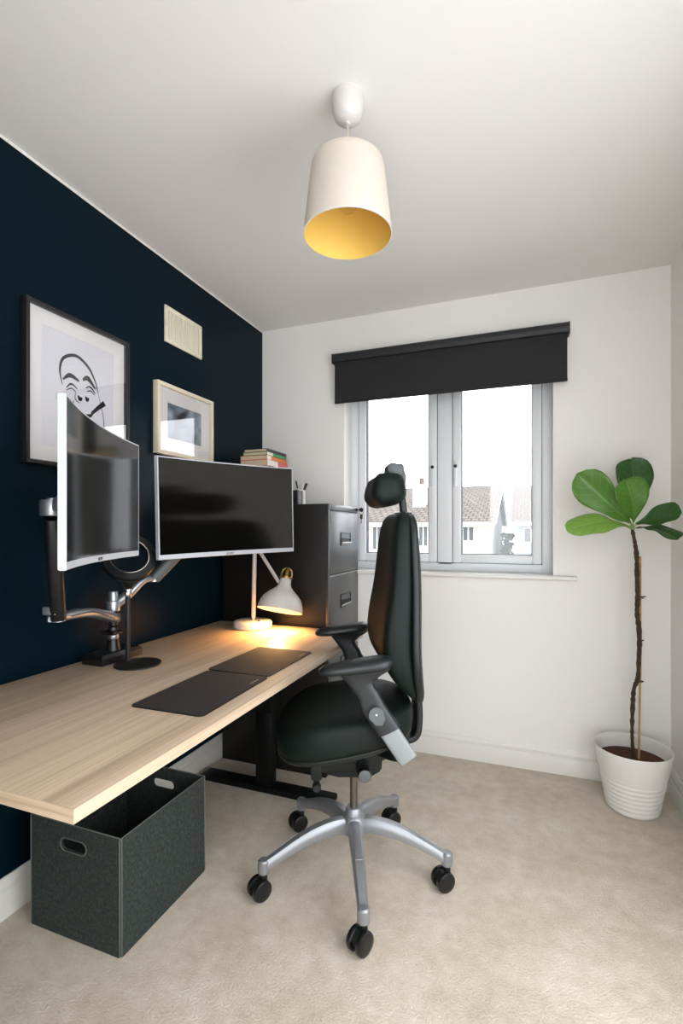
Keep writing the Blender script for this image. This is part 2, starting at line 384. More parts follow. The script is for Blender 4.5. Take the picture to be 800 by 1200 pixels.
# ------------------------------------------------------------------ pictures and vent on the navy wall
def picture(name, label, y0, y1, z0, z1, fw, depth, fm, mw):
    p = thing(name, label, 'picture', (0, (y0+y1)/2, z0))
    b = NB()
    for a in ((y0,y0+fw,z0,z1),(y1-fw,y1,z0,z1),(y0+fw-.001,y1-fw+.001,z1-fw,z1),(y0+fw-.001,y1-fw+.001,z0,z0+fw)):
        box(b, .001, depth, a[0], a[1], a[2], a[3], .0012)
    box(b, .001, .008, y0+.003, y1-.003, z0+.003, z1-.003)
    obj('frame', b, fm, p)
    iy0, iy1, iz0, iz1 = y0+fw, y1-fw, z0+fw, z1-fw
    b = NB(); 
    for a in ((iy0,iy0+mw,iz0,iz1),(iy1-mw,iy1,iz0,iz1),(iy0+mw,iy1-mw,iz1-mw,iz1),(iy0+mw,iy1-mw,iz0,iz0+mw)):
        box(b, .010, .0125, *a)
    obj('mount', b, 'mount_board', p, smooth=0)
    b = NB(); box(b, depth-.006, depth-.004, iy0, iy1, iz0, iz1); obj('glass', b, 'pic_glass', p, smooth=0)
    return p, (iy0+mw, iy1-mw, iz0+mw, iz1-mw)
p, (a0, a1, c0, c1) = picture('framed_print', 'large black framed line drawing of a face hung behind the left monitor', 1.091, 1.521, 1.405, 1.934, .013, .03, 'black_frame', .052)
b = NB(); box(b, .0085, .0105, a0-.002, a1+.002, c0-.002, c1+.002); pr = obj('print', b, 'print_paper', p, smooth=0)
def stroke(b, pts, w, x=.0108):
    """ink stroke with a varying width on the print"""
    q = smoothpts([(y, z, 0) for y, z in pts], 6); n = len(q)
    ws = [k*1.3 for k in w] if isinstance(w, (list, tuple)) else [w*.35, w, w, w*.35]
    va = []
    for i, s in enumerate(q):
        t = (q[min(i+1,n-1)]-q[max(i-1,0)]).normalized(); nn = V((-t.y, t.x, 0))
        u = i/(n-1)*(len(ws)-1); k = min(int(u), len(ws)-2); ww = ws[k]+(ws[k+1]-ws[k])*(u-k)
        va.append((b.verts.new((x, s.x+nn.x*ww/2, s.y+nn.y*ww/2)), b.verts.new((x, s.x-nn.x*ww/2, s.y-nn.y*ww/2))))
    for (p0, p1), (p2, p3) in zip(va, va[1:]): b.faces.new((p0, p1, p3, p2))
fy, fz = 1.31, 1.70        # middle of the drawn face
F = lambda *pts: [(fy+u, fz+v) for u, v in pts]
b = NB()
stroke(b, F((-.075,-.01),(-.085,.04),(-.07,.085),(-.02,.108),(.03,.085),(.062,.04),(.075,.0)), [.002,.006,.008,.009,.008,.005,.002])
stroke(b, F((-.073,.01),(-.045,.032),(-.008,.022)), [.004,.013,.006])
stroke(b, F((.008,.03),(.03,.042),(.063,.012)), [.006,.015,.004])
stroke(b, F((-.06,-.015),(-.04,.003),(-.015,-.008)), [.002,.006,.003]); stroke(b, F((-.06,-.025),(-.04,-.012),(-.022,-.02)), [.002,.004,.002])
stroke(b, F((.02,.005),(.04,.014),(.062,-.005)), [.002,.006,.003]); stroke(b, F((.025,-.007),(.042,.0),(.058,-.012)), [.002,.004,.002])
stroke(b, F((-.012,-.03),(-.004,-.042),(.004,-.034)), [.004,.012,.005]); stroke(b, F((.02,-.026),(.026,-.037),(.033,-.028)), [.004,.011,.004])
stroke(b, F((-.022,-.02),(-.024,-.045),(-.006,-.056)), [.001,.003,.002])
stroke(b, F((-.045,-.05),(-.052,-.09),(-.03,-.12)), [.004,.014,.004]); stroke(b, F((-.032,-.055),(-.03,-.085),(-.012,-.098)), [.003,.007,.003])
stroke(b, F((-.005,-.098),(.02,-.1),(.05,-.085)), [.004,.016,.005]); stroke(b, F((.0,-.125),(.02,-.13),(.045,-.118)), [.002,.009,.002])
stroke(b, F((.045,-.083),(.075,-.055),(.105,-.03)), [.008,.012,.016]); 
stroke(b, F((.03,-.165),(.05,-.178),(.075,-.172)), [.003,.014,.003])
stroke(b, F((.075,0),(.098,-.08),(.105,-.14),(.115,-.2)), [.001,.0025,.003,.006])
stroke(b, F((-.03,-.12),(-.005,-.165),(.03,-.2)), [.002,.006,.003])
obj('ink_drawing', b, 'ink', pr, smooth=0)
p, (a0, a1, c0, c1) = picture('framed_photograph', 'smaller cream framed misty photograph hung above the wide monitor', 1.682, 2.082, 1.523, 1.838, .017, .028, 'cream_frame', .062)
b = NB(); box(b, .0085, .0105, a0-.002, a1+.002, c0-.002, c1+.002); obj('print', b, 'photo', p, smooth=0)
vt = thing('wall_vent', 'cream rectangular air vent high on the navy wall', 'vent', (0, 1.88, 2.03))
y0, y1, z0, z1 = 1.750, 2.012, 2.030, 2.193
b = NB(); 
for a in ((y0,y0+.022,z0,z1),(y1-.022,y1,z0,z1),(y0+.02,y1-.02,z1-.02,z1),(y0+.02,y1-.02,z0,z0+.02)): box(b, .0005, .010, *a, .0025)
obj('grille_frame', b, 'vent', vt)
b = NB(); box(b, .0005, .003, y0+.02, y1-.02, z0+.02, z1-.02); obj('backing', b, 'vent_dark', vt, smooth=0)
n = 15
for k in range(n):
    yy = y0+.026+(y1-y0-.052)*(k+.5)/n
    b = NB(); box(b, .002, .0085, yy-.0052, yy+.0052, z0+.019, z1-.019, .0015); obj('slat', b, 'vent', vt)
b = NB(); box(b, .008, .0135, y0-.002, y0+.006, 2.10, 2.118, .001); obj('slider_tab', b, 'vent', vt)
for yy in (y0+.009, y1-.009):
    b = NB(); lathe(b, [(.0025,0),(.0025,.0012),(.001,.0016)], (.0098, yy, z1-.009), 10, axis=(1,0,0)); obj('screw', b, 'grey_plastic', vt)

# ------------------------------------------------------------------ pendant
px, py = 1.039, 1.283
pe = thing('pendant_lamp', 'off white drum pendant lamp with yellow lining on the ceiling', 'lamp', (px, py, H))
b = NB(); lathe(b, [(.044,0),(.044,-.012),(.0425,-.04),(.037,-.06),(.026,-.07),(.008,-.074),(.006,-.08)], (px,py,H), 40); obj('ceiling_rose', b, 'white_metal', pe)
b = NB(); tube(b, [(px,py,H-.075),(px,py,2.2)], .0028, 10); obj('cord', b, 'cord', pe)
b = NB(); zb = 2.012
po = [(.1235,0),(.1035,.178),(.1015,.189),(.097,.1985),(.089,.205),(.078,.208),(.02,.209)]
lathe(b, [(r, h) for r, h in po], (px,py,zb), 64, caps=False); sh = obj('shade', b, 'shade', pe)
b = NB(); lathe(b, [(r-.0022, max(h-.002,.0)) for r, h in po], (px,py,zb), 64, caps=False); obj('lining', b, 'gold', sh)
b = NB(); lathe(b, [(.1237,0),(.1242,.003),(.1232,.005)], (px,py,zb-.001), 64, caps=False); lathe(b, [(.1237,0),(.1208,.0)], (px,py,zb-.001), 64, caps=False); obj('rim', b, 'white_metal', sh)
b = NB(); lathe(b, [(.02,0),(.02,-.045),(.017,-.05)], (px,py,zb+.21), 24); obj('lamp_holder', b, 'white_metal', pe)
b = NB(); lathe(b, [(.013,0),(.013,-.02),(.02,-.035),(.029,-.055),(.03,-.068),(.026,-.084),(.015,-.095),(.002,-.098)], (px,py,zb+.163), 28); bu = obj('bulb', b, 'bulb_glass', pe)
b = NB(); tube(b, smoothpts([(px-.008,py,zb+.13),(px-.01,py,zb+.1),(px,py+.003,zb+.095),(px+.01,py,zb+.1),(px+.008,py,zb+.13)]), .0008, 6); obj('filament', b, 'brass', bu)

# ------------------------------------------------------------------ desk
DT = .722
dk = thing('desk', 'long pale oak topped standing desk along the navy wall', 'desk', (.4, 1.37, 0))
b = NB(); box(b, .022, .800, .605, 2.145, DT-.026, DT, .0022, seg=2); tt = obj('tabletop', b, 'wood', dk)
b = NB(); box(b, .0225, .7995, .6042, .606, DT-.0257, DT-.0004, .0004); obj('edge_band', b, 'wood_end', tt)
b = NB()
for xx in (.2, .55): box(b, xx-.02, xx+.02, .72, 2.03, DT-.066, DT-.0265, .003)
for yy in (.76, 1.98): box(b, .08, .74, yy-.02, yy+.02, DT-.062, DT-.0262, .003)
obj('frame', b, 'desk_frame', dk)
for yy in (.70, 1.98):
    xs = -.10 if yy < 1 else 0
    b = NB(); box(b, .335+xs, .435+xs, yy-.035, yy+.035, .36, DT-.05, .006); box(b, .345+xs, .425+xs, yy-.028, yy+.028, .02, .4, .006); lg = obj('leg', b, 'desk_frame', dk)
    b = NB(); box(b, .05, .725+3*xs, yy-.04, yy+.04, .0, .028, .008); obj('foot', b, 'desk_frame', lg)

# ------------------------------------------------------------------ filing cabinet
CX, CY0, CY1, CH = .622, 2.166, 2.600, 1.318
fc = thing('filing_cabinet', 'tall black metal filing cabinet with recessed handles in the corner', 'cabinet', (.31, 2.38, 0))
b = NB(); box(b, .022, CX-.016, CY0, CY1, .0, CH, .003); obj('body', b, 'cab', fc)
b = NB(); box(b, CX-.016, CX, CY0, CY1, 1.288, CH, .002); box(b, CX-.016, CX-.001, CY0, CY0+.012, .02, 1.289, .0015); box(b, CX-.016, CX-.001, CY1-.012, CY1, .02, 1.289, .0015)
obj('front_surround', b, 'cab_front', fc)
for k in range(4):
    zt = 1.284-k*.315; zb_ = zt-.310
    b = NB(); box(b, CX-.015, CX+.001, CY0+.014, CY1-.014, max(zb_, .03), zt-.003, .0025); dr = obj('drawer', b, 'cab_front', fc)
    b = NB(); box(b, CX-.014, CX+.0018, CY0+.013, CY1-.013, zt-.0045, zt, .001); obj('drawer_lip', b, 'edge_light' if k else 'cab_front', dr)  # pale lip colour stands for light caught on the drawer bevel
    hy0, hy1, hz = 2.318, 2.464, zt-.105
    b = NB()
    for a in ((hy0,hy0+.006,hz-.068,hz),(hy1-.006,hy1,hz-.068,hz),(hy0,hy1,hz-.006,hz),(hy0,hy1,hz-.034,hz-.028),(hy0,hy1,hz-.068,hz-.062)): box(b, CX, CX+.006, *a, .001)
    hd = obj('handle', b, 'black_plastic', dr)
    b = NB(); box(b, CX+.0005, CX+.002, hy0+.005, hy1-.005, hz-.029, hz-.005); obj('label_slot', b, 'grey_plastic', dr, smooth=0)
    b = NB(); box(b, CX+.0005, CX+.0015, hy0+.005, hy1-.005, hz-.063, hz-.033); obj('recess', b, 'dark_rubber', dr, smooth=0)
    b = NB(); loft(b, [[(CX+.001,y,hz-.064),(CX+.012,y,hz-.05),(CX+.0135,y,hz-.052),(CX+.003,y,hz-.067)] for y in (hy0+.004, hy1-.004)]); obj('pull_lip', b, 'edge_light', dr)
ky = CY1-.035
b = NB(); lathe(b, [(.009,0),(.009,.007),(.007,.009)], (CX,ky,1.303), 18, axis=(1,0,0)); lk = obj('lock', b, 'black_plastic', fc)
b = NB(); box(b, CX+.008, CX+.018, ky-.002, ky+.002, 1.300, 1.306); lathe(b, [(.012,-.0015),(.012,.0015)], (CX+.03,ky,1.303), 16, axis=(0,1,0)); obj('key', b, 'black_plastic', lk)
b = NB(); tube(b, [(CX+.03+.011*cos(t), ky, 1.288+.011*sin(t)) for t in [k*2*pi/16 for k in range(17)]], .001, 6); box(b, CX+.0225, CX+.0375, ky-.003, ky+.003, 1.252, 1.277, .003); box(b, CX+.028, CX+.032, ky-.001, ky+.001, 1.228, 1.254); obj('key_fob', b, 'black_plastic', lk)

# things on the cabinet
b = NB(); box(b, .060, .262, 2.245, 2.43, CH+.0005, 1.5255, .004); box(b, .056, .266, 2.241, 2.434, 1.48, 1.5262, .003)
tag(obj('storage_box', b, 'black_plastic'), 'black lidded box under the books on the filing cabinet', 'box')
M['bk_black'] = mat('book_black_cloth', (30,32,34), .5); M['bk_green'] = mat('book_green_cover', (70,150,92), .5)
M['bk_orange'] = mat('book_orange_cover', (226,126,62), .5); M['bk_pink'] = mat('book_pink_cover', (224,108,112), .5)
M['bk_cream'] = mat('book_cream_band', (236,228,214), .5); M['bk_red'] = mat('book_red_mark', (150,30,40), .5)
def book(label, x0, x1, y0, y1, z0, z1, cov, band):
    t = thing('book', label, 'book', ((x0+x1)/2, (y0+y1)/2, z0), group='books piled above the filing cabinet')
    b = NB(); box(b, x0, x1, y0, y1, z0, z0+.002); box(b, x0, x1, y0, y1, z1-.002, z1); box(b, x1-.002, x1, y0, y1, z0+.001, z1-.001)
    obj('cover', b, cov, t, smooth=0)
    b = NB(); box(b, x0+.003, x1-.0022, y0+.003, y1-.003, z0+.0022, z1-.0022); obj('pages', b, 'paper', t, smooth=0)
    b = NB(); box(b, x1-.0005, x1+.0006, band[0], band[1], z0+.001, z1-.001); obj('spine_band', b, band[2], t, smooth=0)
book('thick pink spined book at the bottom of the pile', .075, .238, 2.25, 2.488, 1.527, 1.562, 'bk_pink', (2.255,2.37,'bk_cream'))
book('orange spined book second from the bottom of the pile', .073, .236, 2.252, 2.484, 1.5625, 1.585, 'bk_orange', (2.255,2.30,'bk_cream'))
book('green spined book just below the black one', .092, .238, 2.25, 2.47, 1.5855, 1.602, 'bk_green', (2.253,2.315,'bk_cream'))
book('black covered book on top of the pile', .099, .239, 2.25, 2.468, 1.6025, 1.6185, 'bk_black', (2.455,2.464,'bk_red'))
def cup(name, label, x, y, r, h, m, sq=False):
    b = NB(); z = CH+.0005
    if sq:
        o = rrect(2*r, 2*r, .006, 3); i = rrect(2*r-.006, 2*r-.006, .004, 3)
        loft(b, [[(x+u,y+v,z) for u,v in o], [(x+u,y+v,z+h) for u,v in o], [(x+u,y+v,z+h) for u,v in i], [(x+u,y+v,z+.004) for u,v in i]])
    else: lathe(b, [(r,0),(r,h),(r-.003,h),(r-.003,.004)], (x,y,z), 28)
    tag(obj(name, b, m), label, 'cup')
cup('pen_holder', 'black square pen holder on the filing cabinet edge', .409, 2.235, .03, .072, 'black_plastic', True)
cup('pen_cup', 'white cylindrical pen cup behind the black holder on the cabinet', .394, 2.325, .027, .083, 'white_metal')
def pen(label, a, e, r, m, cap):
    a, e = V(a), V(e); d = e-a
    t = thing('pen', label, 'pen', a)
    b = NB(); tube(b, [a, a+d*.68], r, 10, up=(0,1,0)); obj('barrel', b, m, t)
    b = NB(); tube(b, [a+d*.68, a+d*.97, e], [r*1.15, r*1.15, r*.6], 10, up=(0,1,0)); obj('cap', b, cap, t)
pen('thin black pen leaning left in the white cup', (.398,2.330,CH+.006), (.372,2.32,CH+.132), .0035, 'white_metal', 'black_plastic')
pen('thick dark marker leaning right in the white cup', (.386,2.325,CH+.008), (.432,2.325,CH+.118), .006, 'white_metal', 'black_plastic')
pen('white pen standing in the white cup', (.391,2.318,CH+.006), (.403,2.335,CH+.117), .004, 'white_metal', 'white_metal')

# ------------------------------------------------------------------ monitors
def monitor(label, loc, rz, ry, logo):
    """curved panel, local frame: width along x, facing -y, base corner height 0"""
    t = thing('monitor', label, 'monitor', loc, rz, group='curved silver monitors', ry=ry)
    w, h, Rr, n = .615, .365, 1.8, 28
    th = math.asin(w/2/Rr)
    def pt(u, z, d):            # u in -1..1, d = depth behind the front face
        a = u*th; r = Rr+d
        return V((r*sin(a), r*cos(a)-Rr*cos(th), z))
    b = NB(); rings = []
    for k in range(n+1):
        u = -1+2*k/n; c = 1-abs(u)**3
        d = .016; bk = .018*c
        prof = [(0.002,0),(h-.002,0),(h,.002),(h,d-.003),(h-.003,d),(h*.75,d+bk),(h*.25,d+bk),(.003,d),(0,d-.003),(0,.002)]
        rings.append([pt(u, z, dd) for z, dd in prof])
    loft(b, rings); hs = obj('housing', b, 'silver_plastic', t, local=True, smooth=30)
    b = NB(); n2 = 28; rr = []
    for k in range(n2+1):
        u = -.985+1.97*k/n2
        rr.append([pt(u, z, dd) for z, dd in ((.0175,-.0006),(h-.005,-.0006),(h-.005,.001),(.0175,.001))])
    loft(b, rr); obj('screen', b, 'screen', t, local=True, smooth=30)
    b = NB(); box(b, -.06, .06, Rr*(1-cos(th))+.026, Rr*(1-cos(th))+.044, h/2-.06, h/2+.06, .004); obj('mount_plate', b, 'silver_plastic', t, local=True)
    if logo:
        b = text_bm('acer', .017); y = Rr*(1-cos(th))-.0004
        bmesh.ops.transform(b, matrix=Matrix.Translation((0,y,.009)) @ Matrix.Rotation(pi/2,4,'X') @ Matrix.Diagonal((1.25,1,1,1)), verts=b.verts)
        obj('logo', b, 'black_plastic', hs, local=True, smooth=0)
    b = NB(); box(b, w*.44, w*.45, .008, .014, -.0012, .0005); obj('power_button', b, 'black_plastic', t, local=True)
monitor('curved silver monitor seen nearly edge on, nearest the camera', (.4655,1.006,1.105), R_(120.3), 0, True)
monitor('curved silver monitor facing the room, nearer the filing cabinet', (.431,1.648,1.0905), R_(67), -.02, True)

# ------------------------------------------------------------------ monitor arm
PX, PY = .105, 1.365
ma = thing('dual_monitor_stand', 'silver and black double monitor arm clamped to the desk', 'monitor stand', (PX, PY, DT))
b = NB(); zz = DT+.0005
loft(b, [[(PX+u*s, PY+v*s2, z) for u, v in rrect(.096,.19,.006,2)] for s, s2, z in ((1,1,zz),(1,1,zz+.022),(.86,.93,zz+.034),(.8,.9,zz+.034))]); obj('base', b, 'black_satin', ma, smooth=25)
b = NB(); lathe(b, [(.026,0),(.021,.03),(.019,.04)], (PX,PY,DT+.034), 28); lathe(b, [(.019,.057),(.03,.06),(.03,.068),(.02,.072),(.019,.084)], (PX,PY,DT+.034), 28); lathe(b, [(.0165,.1),(.0165,.15)], (PX,PY,DT+.024), 28)
for s in (-1, 1): box(b, PX+.02*s-.012, PX+.02*s+.012, PY-.03, PY-.016, DT+.092, DT+.104, .003)
obj('pole', b, 'black_satin', ma)
b = NB(); lathe(b, [(.0185,.04),(.0195,.042),(.0195,.056),(.0185,.058)], (PX,PY,DT+.034), 28); obj('collar', b, 'silver', ma)
b = NB(); lathe(b, [(.0235,.0),(.024,.002),(.024,.034),(.023,.036),(.0165,.037),(.0165,.068),(.0155,.07)], (PX,PY,.898), 28); obj('post_sleeve', b, 'silver', ma)
def arm_links(path, ws, hs, name, m, e=.6):
    q = smoothpts(path, 5); k = len(q)
    f = lambda a: [a[0]+(a[1]-a[0])*i/(k-1) for i in range(k)]
    b = NB(); sweep_rr(b, q, f(ws), f(hs), n=16, e=e); return obj(name, b, m, ma)
A0, A1, A2, A3 = V((PX,PY,.872)), V((.203,1.062,.934)), V((.282,.980,1.235)), V((.385,.962,1.287))
# left arm
la = arm_links([A0+V((-.02,.02,-.002)), A0, A0+(A1-A0)*.5+V((0,0,.014)), A1+V((0,0,-.004)), A1+V((.012,-.02,-.004))], (.02,.021), (.021,.010), 'lower_arm', 'silver')
b = NB(); s0 = A0+(A1-A0)*.1; s1 = A0+(A1-A0)*.5
q = smoothpts([s0+V((.0215,.006,-.004)), s1+V((.0215,.006,.016)), A0+(A1-A0)*.9+V((.0215,.006,.0))]); sweep_rr(b, q, [.0008]*len(q), [.0022]*len(q), n=8); obj('cable_groove', b, 'seal', la)
b = NB(); lathe(b, [(.02,-.016),(.021,.0),(.019,.016)], A1, 24); obj('elbow', b, 'silver', ma)
d = (A2-A1).normalized(); sd = V((.78,-.62,0)).normalized()
q = smoothpts([A1+d*.0, A1+d*.05, A1+d*.15, A1+d*.26, A2-d*.01], 4); k = len(q)
b = NB(); sweep_rr(b, q, [.035+.003*sin(pi*i/(k-1)) for i in range(k)], [.022]*k, up=V((.62,.78,0)), n=18, e=.55); ga = obj('spring_arm', b, 'black_satin', ma)
b = NB(); box(b, -.02, .02, -.007, .007, -.012, .012, .003, mtx=Matrix.Translation(A1+d*.022+V((.004,-.028,0))) @ Matrix.Rotation(R_(20),4,'Z')); obj('bracket', b, 'silver', ga)
b = NB(); lathe(b, [(.029,-.022),(.031,-.018),(.031,.018),(.028,.022)], A2+V((0,0,.015)), 26); lathe(b, [(.014,.022),(.013,.027)], A2+V((0,0,.015)), 20); kn = obj('wrist_joint', b, 'silver', ma)
b = NB(); sweep_rr(b, [A2+V((.01,0,.015)), A2+(A3-A2)*.6+V((0,0,.006)), A3], [.018,.016,.016], [.02,.018,.016], n=16, e=.6); nf = V((.863,.505,0))
cc = V((.4655,1.006,1.2875))-nf*(.0263+.051)
box(b, -.05, .05, -.005, .005, -.05, .05, .004, mtx=Matrix.Translation(cc) @ Matrix.Rotation(R_(120.3),4,'Z')); tube(b, [A3-nf*.004, cc], .018, 16); obj('monitor_bracket', b, 'silver', ma)
# right arm
B0, B1 = V((PX,PY,.917)), V((.150,1.520,1.002)); nf2 = V((.92,-.391,0)); cc2 = V((.431,1.648,1.277))-nf2*(.0263+.051); B2 = cc2-nf2*.06-V((0,0,.02))
arm_links([B0, B0+(B1-B0)*.35+V((0,0,.004)), B0+(B1-B0)*.7+V((0,0,.02)), B1], (.02,.017), (.018,.009), 'lower_arm', 'silver')
b = NB(); lathe(b, [(.018,-.012),(.019,0),(.018,.014)], B1, 24); obj('elbow', b, 'silver', ma)
q = [B1+(B2-B1)*t for t in (.0,.3,.7,1)]; b = NB(); sweep_rr(b, q, [.022]*4, [.024]*4, up=(.9,-.4,0), n=18, e=.55); obj('spring_arm', b, 'grey_plastic', ma)
b = NB(); lathe(b, [(.028,-.02),(.03,-.016),(.03,.016),(.028,.02)], B2+V((0,0,.012)), 24)
tube(b, [B2+V((0,0,.012)), cc2], .017, 16); box(b, -.05, .05, -.005, .005, -.05, .05, .004, mtx=Matrix.Translation(cc2) @ Matrix.Rotation(R_(67),4,'Z')); obj('monitor_bracket', b, 'silver', ma)

# ------------------------------------------------------------------ ring light on a stand
rl = thing('ring_light', 'dark ring light on a slim post with a flat round base', 'ring light', (.243,1.338,DT))
b = NB(); lathe(b, [(.072,0),(.078,.0012),(.078,.004),(.076,.006),(.012,.0075)], (.243,1.338,DT+.0005), 56); obj('base', b, 'dark_rubber', rl)
Q = V((.190,1.347,0))
b = NB(); tube(b, [Q+V((0,0,DT+.006)), Q+V((0,0,.958))], .0085, 18); obj('post', b, 'dark_rubber', rl)
b = NB(); lathe(b, [(.011,0),(.0125,.002),(.0125,.026),(.011,.028)], Q+V((0,0,.956)), 20); lathe(b, [(.006,0),(.006,.02)], Q+V((.012,-.012,.97)), 12, axis=(.7,-.7,0)); obj('connector', b, 'chrome', rl)
rc = V((.200,1.342,1.092)); ax = V((.70,-.55,.50)).normalized()
b = NB(); tube(b, [Q+V((0,0,.982)), Q+V((.001,0,1.0)), Q+V((.002,0,1.012)), Q+V((.003,0,1.024))], [.012,.02,.034,.046], 18); obj('ball_mount', b, 'black_satin', rl)
def ring(b, prof, c, ax, n=64):
    q = V((0,0,1)).rotation_difference(ax); rings = []
    for k in range(n):
        a = 2*pi*k/n; rings.append([V(c)+q @ V((r*cos(a), r*sin(a), h)) for r, h in prof])
    loft(b, rings, closed=True)
b = NB(); ring(b, [(.088,-.014),(.091,-.008),(.091,.008),(.087,.014),(.066,.014),(.063,.01),(.063,-.01),(.066,-.014)], rc, ax); rg = obj('ring', b, 'black_satin', rl)
b = NB(); ring(b, [(.0655,.0135),(.0655,.0165),(.0625,.0165),(.0615,.0135)], rc, ax); obj('inner_trim', b, 'chrome', rg)

# ------------------------------------------------------------------ desk lamp
dl = thing('desk_lamp', 'white metal desk lamp with brass neck, lit, by the cabinet', 'lamp', (.268,2.058,DT))
lx, ly = .268, 2.058
b = NB(); lathe(b, [(.089,0),(.0935,.003),(.0935,.022),(.09,.029),(.082,.033),(.01,.034)], (lx,ly,DT+.0005), 56); obj('base', b, 'white_metal', dl)
b = NB(); lathe(b, [(.006,0),(.006,.004),(.004,.005)], (lx+.045,ly-.018,DT+.0335), 14); obj('switch', b, 'black_plastic', dl)
E_ = V((.279,2.060,1.125))
b = NB(); tube(b, [(lx+.003,ly,DT+.034),(lx+.004,ly,DT+.05)], .0065, 14); tube(b, [(lx+.004,ly,DT+.046), E_], .0105, 16); obj('stem', b, 'white_metal', dl)
b = NB(); lathe(b, [(.014,-.016),(.014,.016)], E_, 18, axis=(.85,-.5,0)); obj('elbow', b, 'white_metal', dl)
oc = V((.443,2.006,.818)); ax = V((.048,.310,.945)).normalized()
J = V((.420,2.040,.945))
b = NB(); tube(b, [E_, J], .0085, 14); obj('upper_arm', b, 'white_metal', dl)
# shade: bell opening at oc, axis ax pointing up
sp = [(.1045,0),(.106,.002),(.103,.02),(.098,.04),(.087,.062),(.068,.082),(.048,.098),(.034,.113),(.0275,.128),(.026,.152)]
b = NB(); lathe(b, sp + [(r-.0022, h-.001) for r, h in sp[::-1][1:-1]] + [(.1025,.001)], oc, 56, axis=ax, caps=False); sh = obj('shade', b, 'white_metal', dl)
b = NB(); lathe(b, [(.0,.147),(.026,.1475),(.026,.15),(.0315,.151),(.0315,.158),(.026,.159),(.016,.16),(.0,.161)], oc, 32, axis=ax)
q = V((0,0,1)).rotation_difference(ax)
for k in range(4):
    a = k*pi/2+.5; tube(b, [oc+q @ V((rr*cos(a), rr*sin(a), hh)) for rr, hh in ((.024,.157),(.024,.178),(.020,.192),(.01,.2),(.0,.202))], .0045, 8)
lathe(b, [(.01,.158),(.011,.18),(.008,.192)], oc, 18, axis=ax)
tube(b, [J, oc+ax*.154], .006, 10); obj('brass_neck', b, 'brass', sh)
b = NB(); lathe(b, [(.014,.148),(.014,.12),(.02,.1),(.03,.075),(.03,.06),(.022,.044),(.004,.038)], oc, 28, axis=ax); obj('bulb', b, 'bulb_on', dl)

# ------------------------------------------------------------------ mouse mats
def mousemat(label, x0, x1, y0, y1, rz):
    c = V(((x0+x1)/2, (y0+y1)/2, DT+.0004)); t = thing('mouse_mat', label, 'mouse mat', c, rz, group='mouse mats on the desk')
    w, l = x1-x0, y1-y0
    b = NB(); prism(b, rrect(w, l, .016), 0, .003); obj('rim', b, 'mat_rim', t, local=True)
    b = NB(); prism(b, rrect(w-.005, l-.005, .014), .0028, .0034); s = obj('surface', b, 'mousemat', t, local=True)
    b = NB(); rnd = random.Random(3); y = l/2-.032-.05
    for k in range(9):
        hh = rnd.choice((.004,.006,.006)); box(b, w/2-.018-.003, w/2-.018-.003+hh*.9, y+k*.0054, y+k*.0054+.0036, .0033, .0036)
    obj('lettering', b, 'print_grey', s, local=True, smooth=0)
mousemat('nearer of the two dark mouse mats along the desk edge', .520, .748, 1.012, 1.362, R_(1))
mousemat('farther dark mouse mat, nearer the desk lamp', .508, .742, 1.368, 1.706, R_(-.5))

# ------------------------------------------------------------------ felt box
fx0, fx1, fy0, fy1, fh = .108, .449, 1.056, 1.425, .330
fb = thing('felt_box', 'open charcoal felt storage box under the desk', 'storage box', ((fx0+fx1)/2, (fy0+fy1)/2, 0))
T = .006
def felt_panel(name, p0, p1, hole, nrm, bow=0):
    """upright felt panel from p0 to p1 (floor corners) with a slot hole"""
    a, e = V(p0+(0,)), V(p1+(0,)); d = (e-a); L = d.length; d.normalize(); nv = V(nrm+(0,))
    hw, hh, hz = .046, .0155, fh-.058
    out = [(0,0),(L,0),(L,fh),(0,fh)]
    t = bmesh.new()
    def P3(u, v, o): 
        return a+d*u+V((0,0,v))+nv*(o+bow*sin(pi*v/fh)*sin(pi*u/L))
    def slot(grow=0, n=8):
        r = []
        for k in range(n+1): th = -pi/2+pi*k/n; r.append((L/2+hw-hh+(hh+grow)*cos(th), hz+(hh+grow)*sin(th)))
        for k in range(n+1): th = pi/2+pi*k/n; r.append((L/2-hw+hh+(hh+grow)*cos(th), hz+(hh+grow)*sin(th)))
        return r
    if hole:
        s = slot(); n = len(s)
        # outer outline sampled to match the slot by angle
        o = []
        for u, v in s:
            k = 0; du, dv = u-L/2, v-hz
            tt = min((L/2/abs(du)) if abs(du) > 1e-6 else 9e9, ((fh-hz)/dv if dv > 1e-6 else (hz/-dv if dv < -1e-6 else 9e9)))
            o.append((L/2+du*tt, hz+dv*tt))
        # put exact corners in
        for cu, cv in out:
            j = min(range(n), key=lambda i: (o[i][0]-cu)**2+(o[i][1]-cv)**2); o[j] = (cu, cv)
        rings = [[P3(u,v,0) for u,v in o],[P3(u,v,T) for u,v in o],[P3(u,v,T) for u,v in s],[P3(u,v,0) for u,v in s]]
        loft(t, rings, closed=True)
    else:
        g = 10
        for z0_, z1_ in ((0,1),):
            rings = []
            for i in range(g+1):
                v = fh*i/g; rings.append([P3(0,v,0),P3(L/2,v,0),P3(L,v,0),P3(L,v,T),P3(L/2,v,T),P3(0,v,T)])
            loft(t, rings)
    pnl = obj(name, t, 'felt', fb, smooth=30)
    if hole:
        b = NB(); q = [P3(u,v,T+.0005) for u,v in slot(.003)]; loft(b, [[x+(nv*.0012 if j in (1,2) else V((0,0,0)))+ (x-P3(L/2,hz,T)).normalized()*(0,0,.003,.003)[j] for j in range(4)] for x in q], closed=True)
        obj('handle_binding', b, 'felt_edge', pnl)
felt_panel('end_panel', (fx0,fy0), (fx1,fy0), True, (0,-1))
felt_panel('end_panel', (fx1,fy1), (fx0,fy1), True, (0,1))
